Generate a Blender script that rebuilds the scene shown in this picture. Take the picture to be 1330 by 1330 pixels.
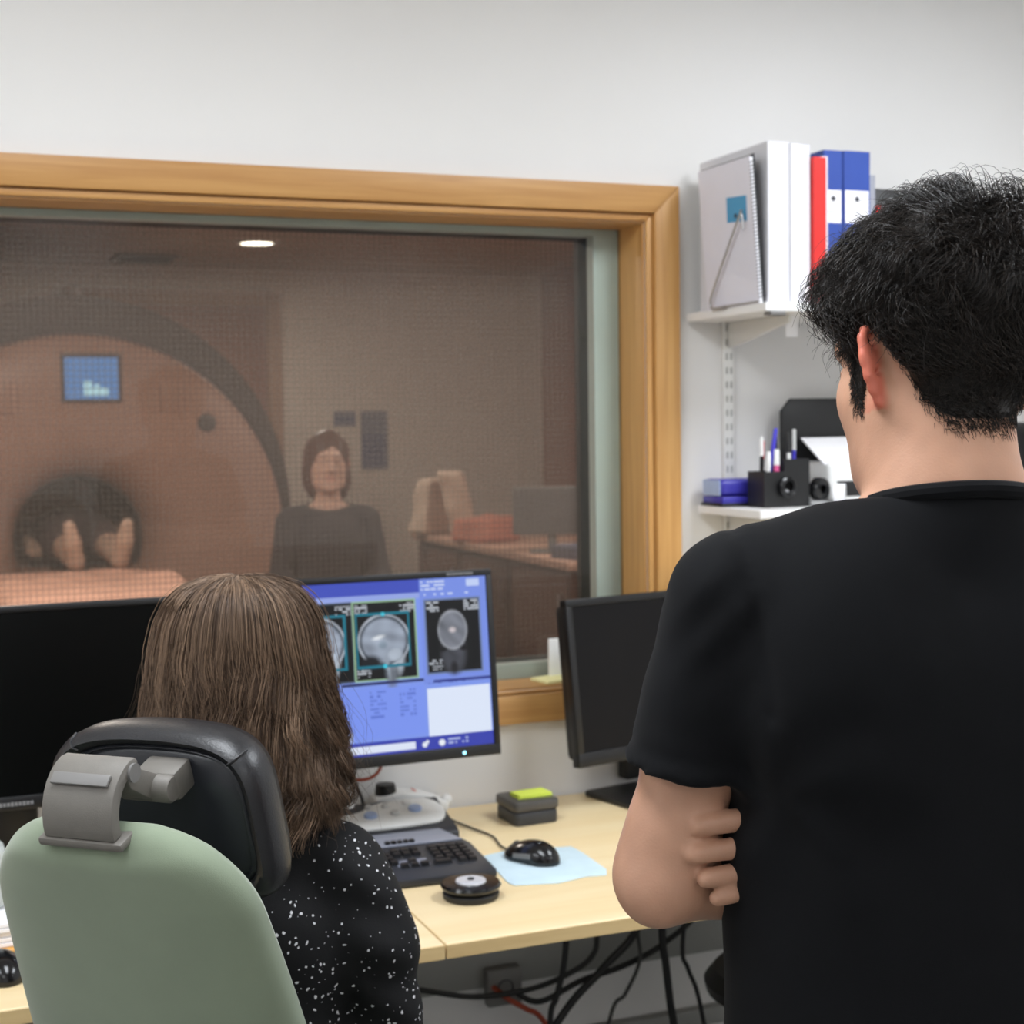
import bpy, bmesh, math
import numpy as np
from mathutils import Vector, Matrix, Euler

for _o in list(bpy.data.objects):
    bpy.data.objects.remove(_o, do_unlink=True)
SC = bpy.context.scene
COL = SC.collection
PI = math.pi
rng = np.random.default_rng(7)

# ------------------------------------------------------------------ camera
def rad(d): return d * PI / 180.0
_yaw, _pitch, _roll = rad(21.87), rad(-3.33), rad(-0.82)
_f = Vector((math.sin(_yaw) * math.cos(_pitch), math.cos(_yaw) * math.cos(_pitch), math.sin(_pitch)))
_r = Vector((math.cos(_yaw), -math.sin(_yaw), 0))
_u = _r.cross(_f)
_r2 = _r * math.cos(_roll) + _u * math.sin(_roll)
_u2 = _u * math.cos(_roll) - _r * math.sin(_roll)
cam_d = bpy.data.cameras.new('camera')
cam = bpy.data.objects.new('camera', cam_d)
COL.objects.link(cam)
cam.matrix_world = Matrix(((_r2.x, _u2.x, -_f.x, 0.0), (_r2.y, _u2.y, -_f.y, -3.04), (_r2.z, _u2.z, -_f.z, 1.55), (0, 0, 0, 1)))
cam_d.sensor_width = 36.0
cam_d.lens = 1970.0 / 1330.0 * 36.0
cam_d.clip_start = 0.05
cam_d.clip_end = 60
cam_d.dof.use_dof = True
cam_d.dof.focus_distance = 1.45
cam_d.dof.aperture_fstop = 9.5
SC.camera = cam

# ------------------------------------------------------------------ world, exposure, lights
SC.view_settings.view_transform = 'Standard'
SC.view_settings.look = 'None'
SC.view_settings.exposure = 0.0
SC.view_settings.gamma = 1.0
SC.view_settings.use_curve_mapping = False
w = bpy.data.worlds.new('world'); SC.world = w
w.use_nodes = True
w.node_tree.nodes['Background'].inputs[0].default_value = (0.02, 0.02, 0.022, 1)
w.node_tree.nodes['Background'].inputs[1].default_value = 1.0

def area(name, loc, size, power, color, size_y=None, rot=(0, 0, 0), spread=PI):
    d = bpy.data.lights.new(name, 'AREA')
    d.shape = 'RECTANGLE'; d.size = size; d.size_y = size_y or size
    d.energy = power; d.color = color; d.spread = spread
    o = bpy.data.objects.new(name, d); o.location = loc; o.rotation_euler = rot
    COL.objects.link(o)
    return o
# ceiling luminaires of the control room (housings built with the ceiling); the last added for light from the left
LUMS = [(0.15, -1.55), (2.0, -1.5), (-1.3, -3.7), (0.75, -3.9), (2.45, -3.7), (-1.6, -1.55)]
LWHERE = ['above the seated person', 'above the standing man', 'behind the viewer at the left', 'straight behind the viewer', 'behind the viewer at the right', 'near the left wall, unseen, added for light from the left']
LPOW = [29, 35, 11, 10, 11, 18]
for (lx, ly), pw in zip(LUMS, LPOW):
    area('luminaire_light', (lx, ly, 2.655), 0.56, pw, (0.87, 0.93, 1.0), 1.16)
# scanner room
for lx, ly, pw in [(1.72, 4.69, 20.0), (0.2, 2.0, 46.0), (2.9, 2.2, 34.0)]:  # only the first is a visible lamp; the others are added to brighten
    area('downlight_light', (lx, ly, 2.44), 0.14, pw, (1.0, 0.86, 0.76))

# ------------------------------------------------------------------ helpers
def lin(c):
    c = [x / 255.0 for x in c]
    return tuple((x / 12.92 if x <= 0.04045 else ((x + 0.055) / 1.055) ** 2.4) for x in c)

def nt(m):
    m.use_nodes = True
    t = m.node_tree
    return t, t.nodes, t.links, t.nodes['Principled BSDF']

def M(name, rgb, rough=0.5, metal=0.0, var=0.08, scale=12.0, bump=0.0, bscale=300.0, spec=0.5, coat=0.0, sheen=0.0, sub=0.0):
    """plain procedural surface: base colour with soft noise variation and fine bump"""
    m = bpy.data.materials.new(name)
    t, N, L, b = nt(m)
    c = lin(rgb)
    tc = N.new('ShaderNodeTexCoord')
    nz = N.new('ShaderNodeTexNoise'); nz.inputs['Scale'].default_value = scale; nz.inputs['Detail'].default_value = 4
    L.new(tc.outputs['Object'], nz.inputs['Vector'])
    rp = N.new('ShaderNodeValToRGB')
    rp.color_ramp.elements[0].position = 0.3; rp.color_ramp.elements[1].position = 0.7
    rp.color_ramp.elements[0].color = (*[x * (1 - var) for x in c], 1)
    rp.color_ramp.elements[1].color = (*[min(1, x * (1 + var)) for x in c], 1)
    L.new(nz.outputs['Fac'], rp.inputs['Fac'])
    L.new(rp.outputs['Color'], b.inputs['Base Color'])
    b.inputs['Roughness'].default_value = rough
    b.inputs['Metallic'].default_value = metal
    b.inputs['Specular IOR Level'].default_value = spec
    b.inputs['Coat Weight'].default_value = coat
    b.inputs['Sheen Weight'].default_value = sheen
    if sub:
        b.inputs['Subsurface Weight'].default_value = sub
        b.inputs['Subsurface Radius'].default_value = (1.0, 0.35, 0.2)
        b.inputs['Subsurface Scale'].default_value = 0.006
    if bump:
        n2 = N.new('ShaderNodeTexNoise'); n2.inputs['Scale'].default_value = bscale; n2.inputs['Detail'].default_value = 3
        L.new(tc.outputs['Object'], n2.inputs['Vector'])
        bp = N.new('ShaderNodeBump'); bp.inputs['Strength'].default_value = bump; bp.inputs['Distance'].default_value = 0.002
        L.new(n2.outputs['Fac'], bp.inputs['Height']); L.new(bp.outputs['Normal'], b.inputs['Normal'])
    return m

def wood(name, rgb, dark, axis, rough=0.4, ring=9.0, stretch=18.0):
    m = bpy.data.materials.new(name)
    t, N, L, b = nt(m)
    tc = N.new('ShaderNodeTexCoord'); mp = N.new('ShaderNodeMapping')
    s = [stretch] * 3; s['xyz'.index(axis)] = 0.9
    mp.inputs['Scale'].default_value = s
    L.new(tc.outputs['Object'], mp.inputs['Vector'])
    nz = N.new('ShaderNodeTexNoise'); nz.inputs['Scale'].default_value = ring * 0.35; nz.inputs['Detail'].default_value = 6
    nz.inputs['Distortion'].default_value = 0.6
    L.new(mp.outputs['Vector'], nz.inputs['Vector'])
    rp = N.new('ShaderNodeValToRGB')
    rp.color_ramp.elements[0].position = 0.3; rp.color_ramp.elements[1].position = 0.75
    rp.color_ramp.elements[0].color = (*lin(dark), 1); rp.color_ramp.elements[1].color = (*lin(rgb), 1)
    L.new(nz.outputs['Fac'], rp.inputs['Fac']); L.new(rp.outputs['Color'], b.inputs['Base Color'])
    b.inputs['Roughness'].default_value = rough
    return m

def emis(name, rgb, strength=1.0):
    m = bpy.data.materials.new(name)
    t, N, L, b = nt(m)
    b.inputs['Base Color'].default_value = (0, 0, 0, 1)
    b.inputs['Emission Color'].default_value = (*lin(rgb), 1)
    b.inputs['Emission Strength'].default_value = strength
    return m

def attr_mat(name, emission=0.0, rough=0.5, sub=0.0, bump=0.0, bscale=250.0, spec=0.5):
    """colour read from the mesh's own 'Col' attribute"""
    m = bpy.data.materials.new(name)
    t, N, L, b = nt(m)
    a = N.new('ShaderNodeAttribute'); a.attribute_name = 'Col'
    b.inputs['Roughness'].default_value = rough
    b.inputs['Specular IOR Level'].default_value = spec
    if emission:
        b.inputs['Base Color'].default_value = (0.004, 0.004, 0.005, 1)
        L.new(a.outputs['Color'], b.inputs['Emission Color']); b.inputs['Emission Strength'].default_value = emission
    else:
        L.new(a.outputs['Color'], b.inputs['Base Color'])
    if sub:
        b.inputs['Subsurface Weight'].default_value = sub
        b.inputs['Subsurface Radius'].default_value = (1.0, 0.35, 0.2)
        b.inputs['Subsurface Scale'].default_value = 0.005
    if bump:
        tc = N.new('ShaderNodeTexCoord')
        n2 = N.new('ShaderNodeTexNoise'); n2.inputs['Scale'].default_value = bscale; n2.inputs['Detail'].default_value = 3
        L.new(tc.outputs['Object'], n2.inputs['Vector'])
        bp = N.new('ShaderNodeBump'); bp.inputs['Strength'].default_value = bump; bp.inputs['Distance'].default_value = 0.002
        L.new(n2.outputs['Fac'], bp.inputs['Height']); L.new(bp.outputs['Normal'], b.inputs['Normal'])
    return m

def link(name, me, parent=None):
    o = bpy.data.objects.new(name, me); COL.objects.link(o)
    if parent is not None: o.parent = parent
    return o

def tag(o, label=None, cat=None, group=None, kind=None):
    if label: o['label'] = label
    if cat: o['category'] = cat
    if group: o['group'] = group
    if kind: o['kind'] = kind
    return o

def thing(name, label, cat, loc=(0, 0, 0), rz=0.0, group=None):
    o = bpy.data.objects.new(name, None); COL.objects.link(o)
    o.empty_display_size = 0.05
    o.location = loc; o.rotation_euler = (0, 0, rz)
    return tag(o, label, cat, group)

def spline(pts, n=8):
    p = [Vector(q) for q in pts]
    if len(p) < 3: return p
    p = [p[0] * 2 - p[1]] + p + [p[-1] * 2 - p[-2]]
    out = []
    for i in range(1, len(p) - 2):
        a, b, c, d = p[i - 1:i + 3]
        for k in range(n):
            t = k / n
            out.append(0.5 * (2 * b + (c - a) * t + (2 * a - 5 * b + 4 * c - d) * t * t + (3 * b - a - 3 * c + d) * t ** 3))
    out.append(p[-2])
    return out

class G:
    """collects shapes into one mesh"""
    def __init__(self, T=None):
        self.bm = bmesh.new(); self.T = T
    def _add(self, tb, mat=None):
        if mat is not None: bmesh.ops.transform(tb, matrix=mat, verts=tb.verts)
        me = bpy.data.meshes.new('tmp'); tb.to_mesh(me); tb.free()
        self.bm.from_mesh(me); bpy.data.meshes.remove(me)
        return self
    def box(self, c, s, bev=0.0, seg=2, rot=None):
        tb = bmesh.new(); bmesh.ops.create_cube(tb, size=1.0)
        bmesh.ops.scale(tb, vec=s, verts=tb.verts)
        if bev: bmesh.ops.bevel(tb, geom=tb.edges[:], offset=bev, segments=seg, affect='EDGES', profile=0.5)
        m = Matrix.Translation(c)
        if rot: m = m @ Euler(rot).to_matrix().to_4x4()
        return self._add(tb, m)
    def bx(self, x0, x1, y0, y1, z0, z1, bev=0.0, seg=2):
        return self.box(((x0 + x1) / 2, (y0 + y1) / 2, (z0 + z1) / 2), (abs(x1 - x0), abs(y1 - y0), abs(z1 - z0)), bev, seg)
    def prism(self, poly, z0, z1, bev=0.0, mat=None, seg=2):
        tb = bmesh.new()
        a = [tb.verts.new((p[0], p[1], z0)) for p in poly]
        f = tb.faces.new(a)
        ex = bmesh.ops.extrude_face_region(tb, geom=[f])
        bmesh.ops.translate(tb, vec=(0, 0, z1 - z0), verts=[v for v in ex['geom'] if isinstance(v, bmesh.types.BMVert)])
        bmesh.ops.recalc_face_normals(tb, faces=tb.faces[:])
        if bev: bmesh.ops.bevel(tb, geom=[e for e in tb.edges if e.is_manifold and e.calc_face_angle(0) > 0.6], offset=bev, segments=seg, affect='EDGES', profile=0.5)
        return self._add(tb, mat)
    def tube(self, pts, r, n=8, sm=8, closed=False):
        P = spline(pts, sm) if sm else [Vector(p) for p in pts]
        k = len(P); R = r if isinstance(r, (list, tuple)) else None
        tb = bmesh.new(); rings = []
        up = None
        for i, p in enumerate(P):
            t = (P[min(i + 1, k - 1)] - P[max(i - 1, 0)])
            if t.length < 1e-9: t = Vector((0, 0, 1))
            t.normalize()
            if up is None:
                up = Vector((0, 0, 1)) if abs(t.z) < 0.9 else Vector((1, 0, 0))
            s = t.cross(up).normalized(); up = s.cross(t).normalized()
            rr = r if R is None else R[0] + (R[1] - R[0]) * i / (k - 1)
            rings.append([tb.verts.new(p + (s * math.cos(a) + up * math.sin(a)) * rr) for a in [2 * PI * j / n for j in range(n)]])
        for i in range(k - 1):
            for j in range(n):
                tb.faces.new((rings[i][j], rings[i][(j + 1) % n], rings[i + 1][(j + 1) % n], rings[i + 1][j]))
        tb.faces.new(rings[0][::-1]); tb.faces.new(rings[-1])
        bmesh.ops.recalc_face_normals(tb, faces=tb.faces[:])
        return self._add(tb)
    def lathe(self, prof, n=32, c=(0, 0, 0), rot=None, sc=(1, 1, 1)):
        tb = bmesh.new(); rings = []
        for r, z in prof:
            if r < 1e-6: rings.append([tb.verts.new((0, 0, z))])
            else: rings.append([tb.verts.new((r * math.cos(2 * PI * j / n) * sc[0], r * math.sin(2 * PI * j / n) * sc[1], z)) for j in range(n)])
        for a, b in zip(rings, rings[1:]):
            for j in range(n):
                k = (j + 1) % n
                if len(a) == 1 and len(b) == 1: continue
                if len(a) == 1: tb.faces.new((a[0], b[j], b[k]))
                elif len(b) == 1: tb.faces.new((a[j], a[k], b[0]))
                else: tb.faces.new((a[j], a[k], b[k], b[j]))
        if len(prof) > 3 and len(rings[0]) > 1 and len(rings[-1]) > 1:      # annular profile: close it on itself
            a, b = rings[-1], rings[0]
            for j in range(n): tb.faces.new((a[j], a[(j + 1) % n], b[(j + 1) % n], b[j]))
        else:
            for q in (rings[0], rings[-1]):
                if len(q) > 1: tb.faces.new(q)
        bmesh.ops.recalc_face_normals(tb, faces=tb.faces[:])
        m = Matrix.Translation(c)
        if rot: m = m @ Euler(rot).to_matrix().to_4x4()
        return self._add(tb, m)
    def ball(self, c, s, u=20, v=12, rot=None):
        tb = bmesh.new(); bmesh.ops.create_uvsphere(tb, u_segments=u, v_segments=v, radius=1.0)
        m = Matrix.Translation(c)
        if rot: m = m @ Euler(rot).to_matrix().to_4x4()
        m = m @ Matrix.Diagonal((*s, 1))
        return self._add(tb, m)
    def raw(self, V, F):
        tb = bmesh.new(); vs = [tb.verts.new(v) for v in V]
        for f in F: tb.faces.new([vs[i] for i in f])
        bmesh.ops.recalc_face_normals(tb, faces=tb.faces[:])
        return self._add(tb)
    def obj(self, name, mat, parent=None, smooth=True, angle=35):
        me = bpy.data.meshes.new(name)
        if self.T is not None: bmesh.ops.transform(self.bm, matrix=self.T, verts=self.bm.verts)
        self.bm.to_mesh(me); self.bm.free()
        if smooth:
            me.polygons.foreach_set('use_smooth', [True] * len(me.polygons))
            me.set_sharp_from_angle(angle=rad(angle))
        me.materials.append(mat)
        return link(name, me, parent)

def rrect(w, h, r, n=5):
    out = []
    for cx, cy, a0 in ((w / 2 - r, h / 2 - r, 0), (-w / 2 + r, h / 2 - r, 90), (-w / 2 + r, -h / 2 + r, 180), (w / 2 - r, -h / 2 + r, 270)):
        for k in range(n + 1):
            a = rad(a0 + 90 * k / n); out.append((cx + r * math.cos(a), cy + r * math.sin(a)))
    return out

def mesh_np(name, V, F, mat, parent=None, col=None, smooth=True):
    """numpy arrays to a mesh object (quads or triangles)"""
    V = np.asarray(V, np.float32); F = np.asarray(F, np.int32)
    me = bpy.data.meshes.new(name)
    me.vertices.add(len(V)); me.vertices.foreach_set('co', V.ravel())
    k = F.shape[1]
    me.loops.add(F.size); me.loops.foreach_set('vertex_index', F.ravel())
    me.polygons.add(len(F)); me.polygons.foreach_set('loop_start', np.arange(0, F.size, k, dtype=np.int32))
    me.polygons.foreach_set('use_smooth', np.full(len(F), smooth))
    me.update(calc_edges=True); me.validate()
    if col is not None:
        a = me.color_attributes.new('Col', 'FLOAT_COLOR', 'POINT')
        c4 = np.ones((len(V), 4), np.float32); c4[:, :3] = col
        a.data.foreach_set('color', c4.ravel())
    me.materials.append(mat)
    return link(name, me, parent)

def vnoise(P, seed=0):
    """cheap smooth pseudo noise in -1..1"""
    r = np.random.default_rng(seed); out = np.zeros(P.shape[:-1], np.float32)
    for i in range(6):
        d = r.normal(size=3); d /= np.linalg.norm(d); f = r.uniform(0.7, 1.9)
        out += np.sin(P @ (d * f) + r.uniform(0, 6.28))
    return out / 3.0

# ---- implicit body surfaces: smooth unions of tapered capsules and ellipsoids, polygonised with surface nets
class Field:
    def __init__(self, xs, ys, zs):
        self.ax = [np.asarray(a, np.float32) for a in (xs, ys, zs)]
        self.d = np.full([len(a) for a in self.ax], 0.25, np.float32)
    def sub(self, lo, hi):
        sl = []
        for a, l, h in zip(self.ax, lo, hi):
            i0, i1 = np.searchsorted(a, l), np.searchsorted(a, h)
            sl.append(slice(int(i0), int(max(i1, i0))))
        X, Y, Z = np.meshgrid(*[a[s] for a, s in zip(self.ax, sl)], indexing='ij', copy=False)
        return tuple(sl), X, Y, Z
    def put(self, sl, q, k, op='u'):
        d = self.d[sl]
        if d.size == 0: return
        if op == 'u':
            h = np.clip(0.5 + 0.5 * (d - q) / k, 0, 1)
            self.d[sl] = d * (1 - h) + q * h - k * h * (1 - h)
        elif op == 's':
            h = np.clip(0.5 - 0.5 * (d + q) / k, 0, 1)
            self.d[sl] = d * (1 - h) - q * h + k * h * (1 - h)
    def cap(self, a, b, ra, rb, k=0.02, op='u', sq=None):
        a = np.array(a, float); b = np.array(b, float); m = max(ra, rb) + 0.03 + k
        sl, X, Y, Z = self.sub(np.minimum(a, b) - m, np.maximum(a, b) + m)
        ab = b - a; L = max(float(ab @ ab), 1e-9)
        t = np.clip(((X - a[0]) * ab[0] + (Y - a[1]) * ab[1] + (Z - a[2]) * ab[2]) / L, 0, 1)
        q = np.sqrt((X - a[0] - t * ab[0]) ** 2 + (Y - a[1] - t * ab[1]) ** 2 + (Z - a[2] - t * ab[2]) ** 2) - (ra + (rb - ra) * t)
        self.put(sl, q, k, op); return self
    def ell(self, c, r, k=0.02, op='u', rot=None):
        c = np.array(c, float); r = np.array(r, float); m = max(r) + 0.03 + k
        sl, X, Y, Z = self.sub(c - m, c + m)
        X, Y, Z = X - c[0], Y - c[1], Z - c[2]
        if rot is not None:
            R = np.array(Euler(rot).to_matrix())
            X, Y, Z = (R[0, 0] * X + R[1, 0] * Y + R[2, 0] * Z, R[0, 1] * X + R[1, 1] * Y + R[2, 1] * Z, R[0, 2] * X + R[1, 2] * Y + R[2, 2] * Z)
        k0 = np.sqrt((X / r[0]) ** 2 + (Y / r[1]) ** 2 + (Z / r[2]) ** 2)
        k1 = np.sqrt((X / r[0] ** 2) ** 2 + (Y / r[1] ** 2) ** 2 + (Z / r[2] ** 2) ** 2)
        self.put(sl, (k0 * (k0 - 1) / np.maximum(k1, 1e-6)).astype(np.float32), k, op); return self
    def chain(self, pts, rs, k=0.02, op='u'):
        for i in range(len(pts) - 1): self.cap(pts[i], pts[i + 1], rs[i], rs[i + 1], k, op)
        return self
    def grid(self):
        return np.meshgrid(*self.ax, indexing='ij', copy=False)
    def nets(self):
        d = self.d; s = d < 0
        n = [k - 1 for k in d.shape]
        cnt = np.zeros(n, np.uint8)
        off = [(i, j, k) for i in (0, 1) for j in (0, 1) for k in (0, 1)]
        def sh(A, o): return A[o[0]:o[0] + n[0], o[1]:o[1] + n[1], o[2]:o[2] + n[2]]
        for o in off: cnt += sh(s, o)
        I, J, K = np.nonzero((cnt > 0) & (cnt < 8))
        idx = np.full(n, -1, np.int32); idx[I, J, K] = np.arange(len(I))
        acc = np.zeros((len(I), 3)); num = np.zeros(len(I))
        ax = self.ax
        for a in range(3):
            for o in off:
                if o[a]: continue
                p = (I + o[0], J + o[1], K + o[2]); e = [0, 0, 0]; e[a] = 1
                q = (p[0] + e[0], p[1] + e[1], p[2] + e[2])
                d0, d1 = d[p], d[q]
                m = (d0 < 0) != (d1 < 0)
                t = np.where(m, d0 / np.where(m, d0 - d1, 1), 0)
                P = np.stack([ax[c][p[c]] + (t * (ax[c][q[c]] - ax[c][p[c]]) if c == a else 0) for c in range(3)], 1)
                acc += P * m[:, None]; num += m
        V = acc / num[:, None]
        F = []
        for a in range(3):
            b, c = (a + 1) % 3, (a + 2) % 3
            s0 = [slice(None)] * 3; s1 = [slice(None)] * 3
            s0[a] = slice(0, -1); s1[a] = slice(1, None)
            A, B = s[tuple(s0)], s[tuple(s1)]
            E = np.argwhere(A != B)
            ok = (E[:, b] > 0) & (E[:, c] > 0) & (E[:, b] < n[b]) & (E[:, c] < n[c]); E = E[ok]
            if not len(E): continue
            inside = A[tuple(E.T)]
            def cell(db, dc):
                Q = E.copy(); Q[:, b] += db; Q[:, c] += dc; return idx[tuple(Q.T)]
            q = np.stack([cell(-1, -1), cell(0, -1), cell(0, 0), cell(-1, 0)], 1)
            q[~inside] = q[~inside][:, ::-1]
            F.append(q)
        F = np.concatenate(F); F = F[(F >= 0).all(1)]
        return V.astype(np.float32), F

def relax(V, F, it=2, w=0.5):
    for _ in range(it):
        acc = np.zeros_like(V); n = np.zeros(len(V), np.float32)
        for i in range(4):
            a, b = F[:, i], F[:, (i + 1) % 4]
            np.add.at(acc, a, V[b]); np.add.at(n, a, 1)
            np.add.at(acc, b, V[a]); np.add.at(n, b, 1)
        V = V * (1 - w) + w * acc / np.maximum(n, 1)[:, None]
    return V

def strands(name, P, r0, r1, mat, parent, col):
    """P: (n, s, 3) hair paths -> one mesh of thin three-sided tubes; col: (n, 3)"""
    n, s, _ = P.shape
    T = np.gradient(P, axis=1); T /= np.maximum(np.linalg.norm(T, axis=2, keepdims=True), 1e-9)
    ref = np.array([0.31, 0.52, 0.79]); A = np.cross(T, ref); A /= np.maximum(np.linalg.norm(A, axis=2, keepdims=True), 1e-6)
    B = np.cross(T, A)
    rr = (r0 + (r1 - r0) * np.linspace(0, 1, s) ** 1.5)[None, :, None]
    V = np.stack([P + (A * math.cos(2 * PI * j / 3) + B * math.sin(2 * PI * j / 3)) * rr for j in range(3)], 2)  # n,s,3,3
    base = np.arange(n * s * 3).reshape(n, s, 3); F = []
    for j in range(3):
        k = (j + 1) % 3
        F.append(np.stack([base[:, :-1, j], base[:, :-1, k], base[:, 1:, k], base[:, 1:, j]], -1).reshape(-1, 4))
    C = np.repeat(np.asarray(col, np.float32), s * 3, axis=0)
    return mesh_np(name, V.reshape(-1, 3), np.concatenate(F), mat, parent, C)

# ------------------------------------------------------------------ shared materials
m_wall = M('wall_paint', (232, 230, 228), 0.75, var=0.012, scale=3, bump=0.05, bscale=160)
m_ceil = M('ceiling_paint', (236, 235, 232), 0.8, var=0.01)
m_floor = M('vinyl_floor', (112, 112, 108), 0.45, var=0.08, scale=30)
m_woodh = wood('oak_casing_horizontal', (206, 158, 98), (182, 132, 76), 'x', 0.42)
m_woodv = wood('oak_casing_vertical', (218, 168, 103), (194, 142, 80), 'z', 0.42)
m_desk = wood('birch_desktop', (246, 226, 184), (238, 212, 164), 'x', 0.38, ring=6, stretch=10)
m_black = M('black_plastic', (24, 24, 25), 0.42, var=0.05)
m_blackg = M('glossy_black_plastic', (16, 16, 18), 0.18, var=0.03)
m_dgrey = M('dark_grey_plastic', (52, 53, 56), 0.45, var=0.05)
m_mgrey = M('mid_grey_plastic', (120, 118, 116), 0.5, var=0.04)
m_white = M('white_plastic', (236, 236, 234), 0.4, var=0.015)
m_paper = M('white_paper', (244, 243, 246), 0.7, var=0.015)
m_shelf = M('white_melamine', (240, 239, 238), 0.4, var=0.01)
m_steel = M('brushed_steel', (190, 190, 192), 0.3, 0.9, var=0.05)
m_cable = M('black_cable_rubber', (20, 20, 21), 0.5, var=0.04)
m_skin_dummy = None
# ------------------------------------------------------------------ control room shell
def struct(o, label=None):
    o['kind'] = 'structure'
    if label: o['label'] = label
    return o
RX0, RX1, RY0 = -2.4, 3.2, -4.6
OX0, OX1, OZ0, OZ1 = -0.9, 1.545, 0.97, 1.993          # window opening
struct(G().bx(RX0, OX0, 0, 0.26, 0, 2.7).bx(OX1, RX1, 0, 0.26, 0, 2.7).bx(OX0, OX1, 0, 0.26, 0, OZ0).bx(OX0, OX1, 0, 0.26, OZ1, 2.7).obj('wall_window', m_wall, None, False), 'white painted wall around the observation window')
struct(G().bx(RX0 - 0.1, RX0, RY0, 0.26, 0, 2.7).obj('wall_left', m_wall, None, False), 'white painted left wall of the control room')
struct(G().bx(RX1, RX1 + 0.1, RY0, 0.26, 0, 2.7).obj('wall_right', m_wall, None, False), 'white painted right wall of the control room')
struct(G().bx(RX0 - 0.1, RX1 + 0.1, RY0 - 0.1, RY0, 0, 2.7).obj('wall_back', m_wall, None, False), 'white painted wall behind the viewer')
struct(G().bx(RX0 - 0.1, RX1 + 0.1, RY0 - 0.1, 0.26, -0.1, 0).obj('floor', m_floor, None, False), 'grey vinyl floor of the control room')
struct(G().bx(RX0 - 0.1, RX1 + 0.1, RY0 - 0.1, 0.26, 2.7, 2.8).obj('ceiling', m_ceil, None, False), 'white control room ceiling')
m_base = M('grey_baseboard', (150, 150, 148), 0.5)
struct(G().bx(RX0, RX1, -0.012, 0, 0, 0.07, 0.003).obj('baseboard_window', m_base), 'grey baseboard under the desks')
m_lum = emis('luminaire_diffuser', (255, 248, 238), 2.0)
for (lx, ly), wh_ in zip(LUMS, LWHERE):
    t = thing('ceiling_light', 'white rectangular ceiling luminaire ' + wh_, 'ceiling light', (lx, ly, 2.7), 0, 'ceiling luminaires of the control room')
    G().bx(-0.31, 0.31, -0.61, -0.59, -0.045, 0).bx(-0.31, 0.31, 0.59, 0.61, -0.045, 0).bx(-0.31, -0.29, -0.59, 0.59, -0.045, 0).bx(0.29, 0.31, -0.59, 0.59, -0.045, 0).obj('frame', m_white, t, False)
    G().bx(-0.29, 0.29, -0.59, 0.59, -0.035, -0.02).obj('diffuser', m_lum, t, False)

# ------------------------------------------------------------------ observation window
win = bpy.data.objects.new('window_1', None); COL.objects.link(win); win.location = (0.32, 0, OZ0)
struct(win, 'wide oak-framed observation window into the dim scanner room')
WT = Matrix.Translation((-0.32, 0, -OZ0))
def mitre(name, mat, pts, y0, y1, bev=0.002):
    # polygon in x/z, thickness in y
    T = WT @ Matrix(((1, 0, 0, 0), (0, 0, 1, 0), (0, 1, 0, 0), (0, 0, 0, 1)))
    return G(T).prism(pts, y0, y1, bev).obj(name, mat, win)
ox0, ox1, oz0, oz1 = OX0 - 0.077, 1.622, 0.900, 2.071
ix0, ix1, iz0, iz1 = OX0 - 0.016, 1.561, 0.962, 2.010
mitre('casing_board', m_woodh, [(ox0, oz1), (ox1, oz1), (ix1, iz1), (ix0, iz1)], -0.024, -0.0005)
mitre('casing_board', m_woodv, [(ox1, oz1), (ox1, oz0), (ix1, iz0), (ix1, iz1)], -0.024, -0.0005)
mitre('casing_board', m_woodh, [(ox1, oz0), (ox0, oz0), (ix0, iz0), (ix1, iz0)], -0.024, -0.0005)
mitre('casing_board', m_woodv, [(ox0, oz0), (ox0, oz1), (ix0, iz1), (ix0, iz0)], -0.024, -0.0005)
# inner bead, a small step behind the casing
bx0, bx1, bz0, bz1 = OX0 + 0.0, OX1, OZ0, OZ1
gx0, gx1, gz0, gz1 = ix0 + 0.001, ix1 - 0.001, iz0 + 0.001, iz1 - 0.001
mitre('bead', m_woodh, [(gx0, gz1), (gx1, gz1), (bx1, bz1), (bx0, bz1)], -0.011, -0.0005, 0.003)
mitre('bead', m_woodv, [(gx1, gz1), (gx1, gz0), (bx1, bz0), (bx1, bz1)], -0.011, -0.0005, 0.003)
mitre('bead', m_woodv, [(gx0, gz0), (gx0, gz1), (bx0, bz1), (bx0, bz0)], -0.011, -0.0005, 0.003)
mitre('bead', m_woodh, [(gx1, gz0), (gx0, gz0), (bx0, bz0), (bx1, bz0)], -0.011, -0.0005, 0.003)
# jamb lining
JL = 0.004
G(WT).bx(OX1 - JL, OX1, 0, 0.125, OZ0, OZ1).obj('jamb_lining', m_woodv, win, False)
G(WT).bx(OX0, OX0 + JL, 0, 0.125, OZ0, OZ1).obj('jamb_lining', m_woodv, win, False)
G(WT).bx(OX0 + JL, OX1 - JL, 0, 0.125, OZ1 - JL, OZ1).obj('head_lining', m_woodh, win, False)
G(WT).bx(OX0 + JL, OX1 - JL, 0, 0.125, OZ0, OZ0 + JL).obj('sill_lining', m_woodh, win, False)
m_gframe = M('pale_green_grey_metal', (220, 228, 220), 0.45, var=0.03, scale=8)
m_dstrip = M('dark_reveal', (70, 76, 74), 0.6, var=0.05)
fx0, fx1, fz0, fz1 = OX0 + 0.07, 1.479, 1.006, 1.974
G(WT).bx(OX0 + JL, fx0, 0.125, 0.16, OZ0 + JL, OZ1 - JL).bx(fx1, OX1 - JL, 0.125, 0.16, OZ0 + JL, OZ1 - JL).bx(fx0, fx1, 0.125, 0.16, OZ0 + JL, fz0).bx(fx0, fx1, 0.125, 0.16, fz1, OZ1 - JL).obj('metal_frame', m_gframe, win, False)
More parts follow.
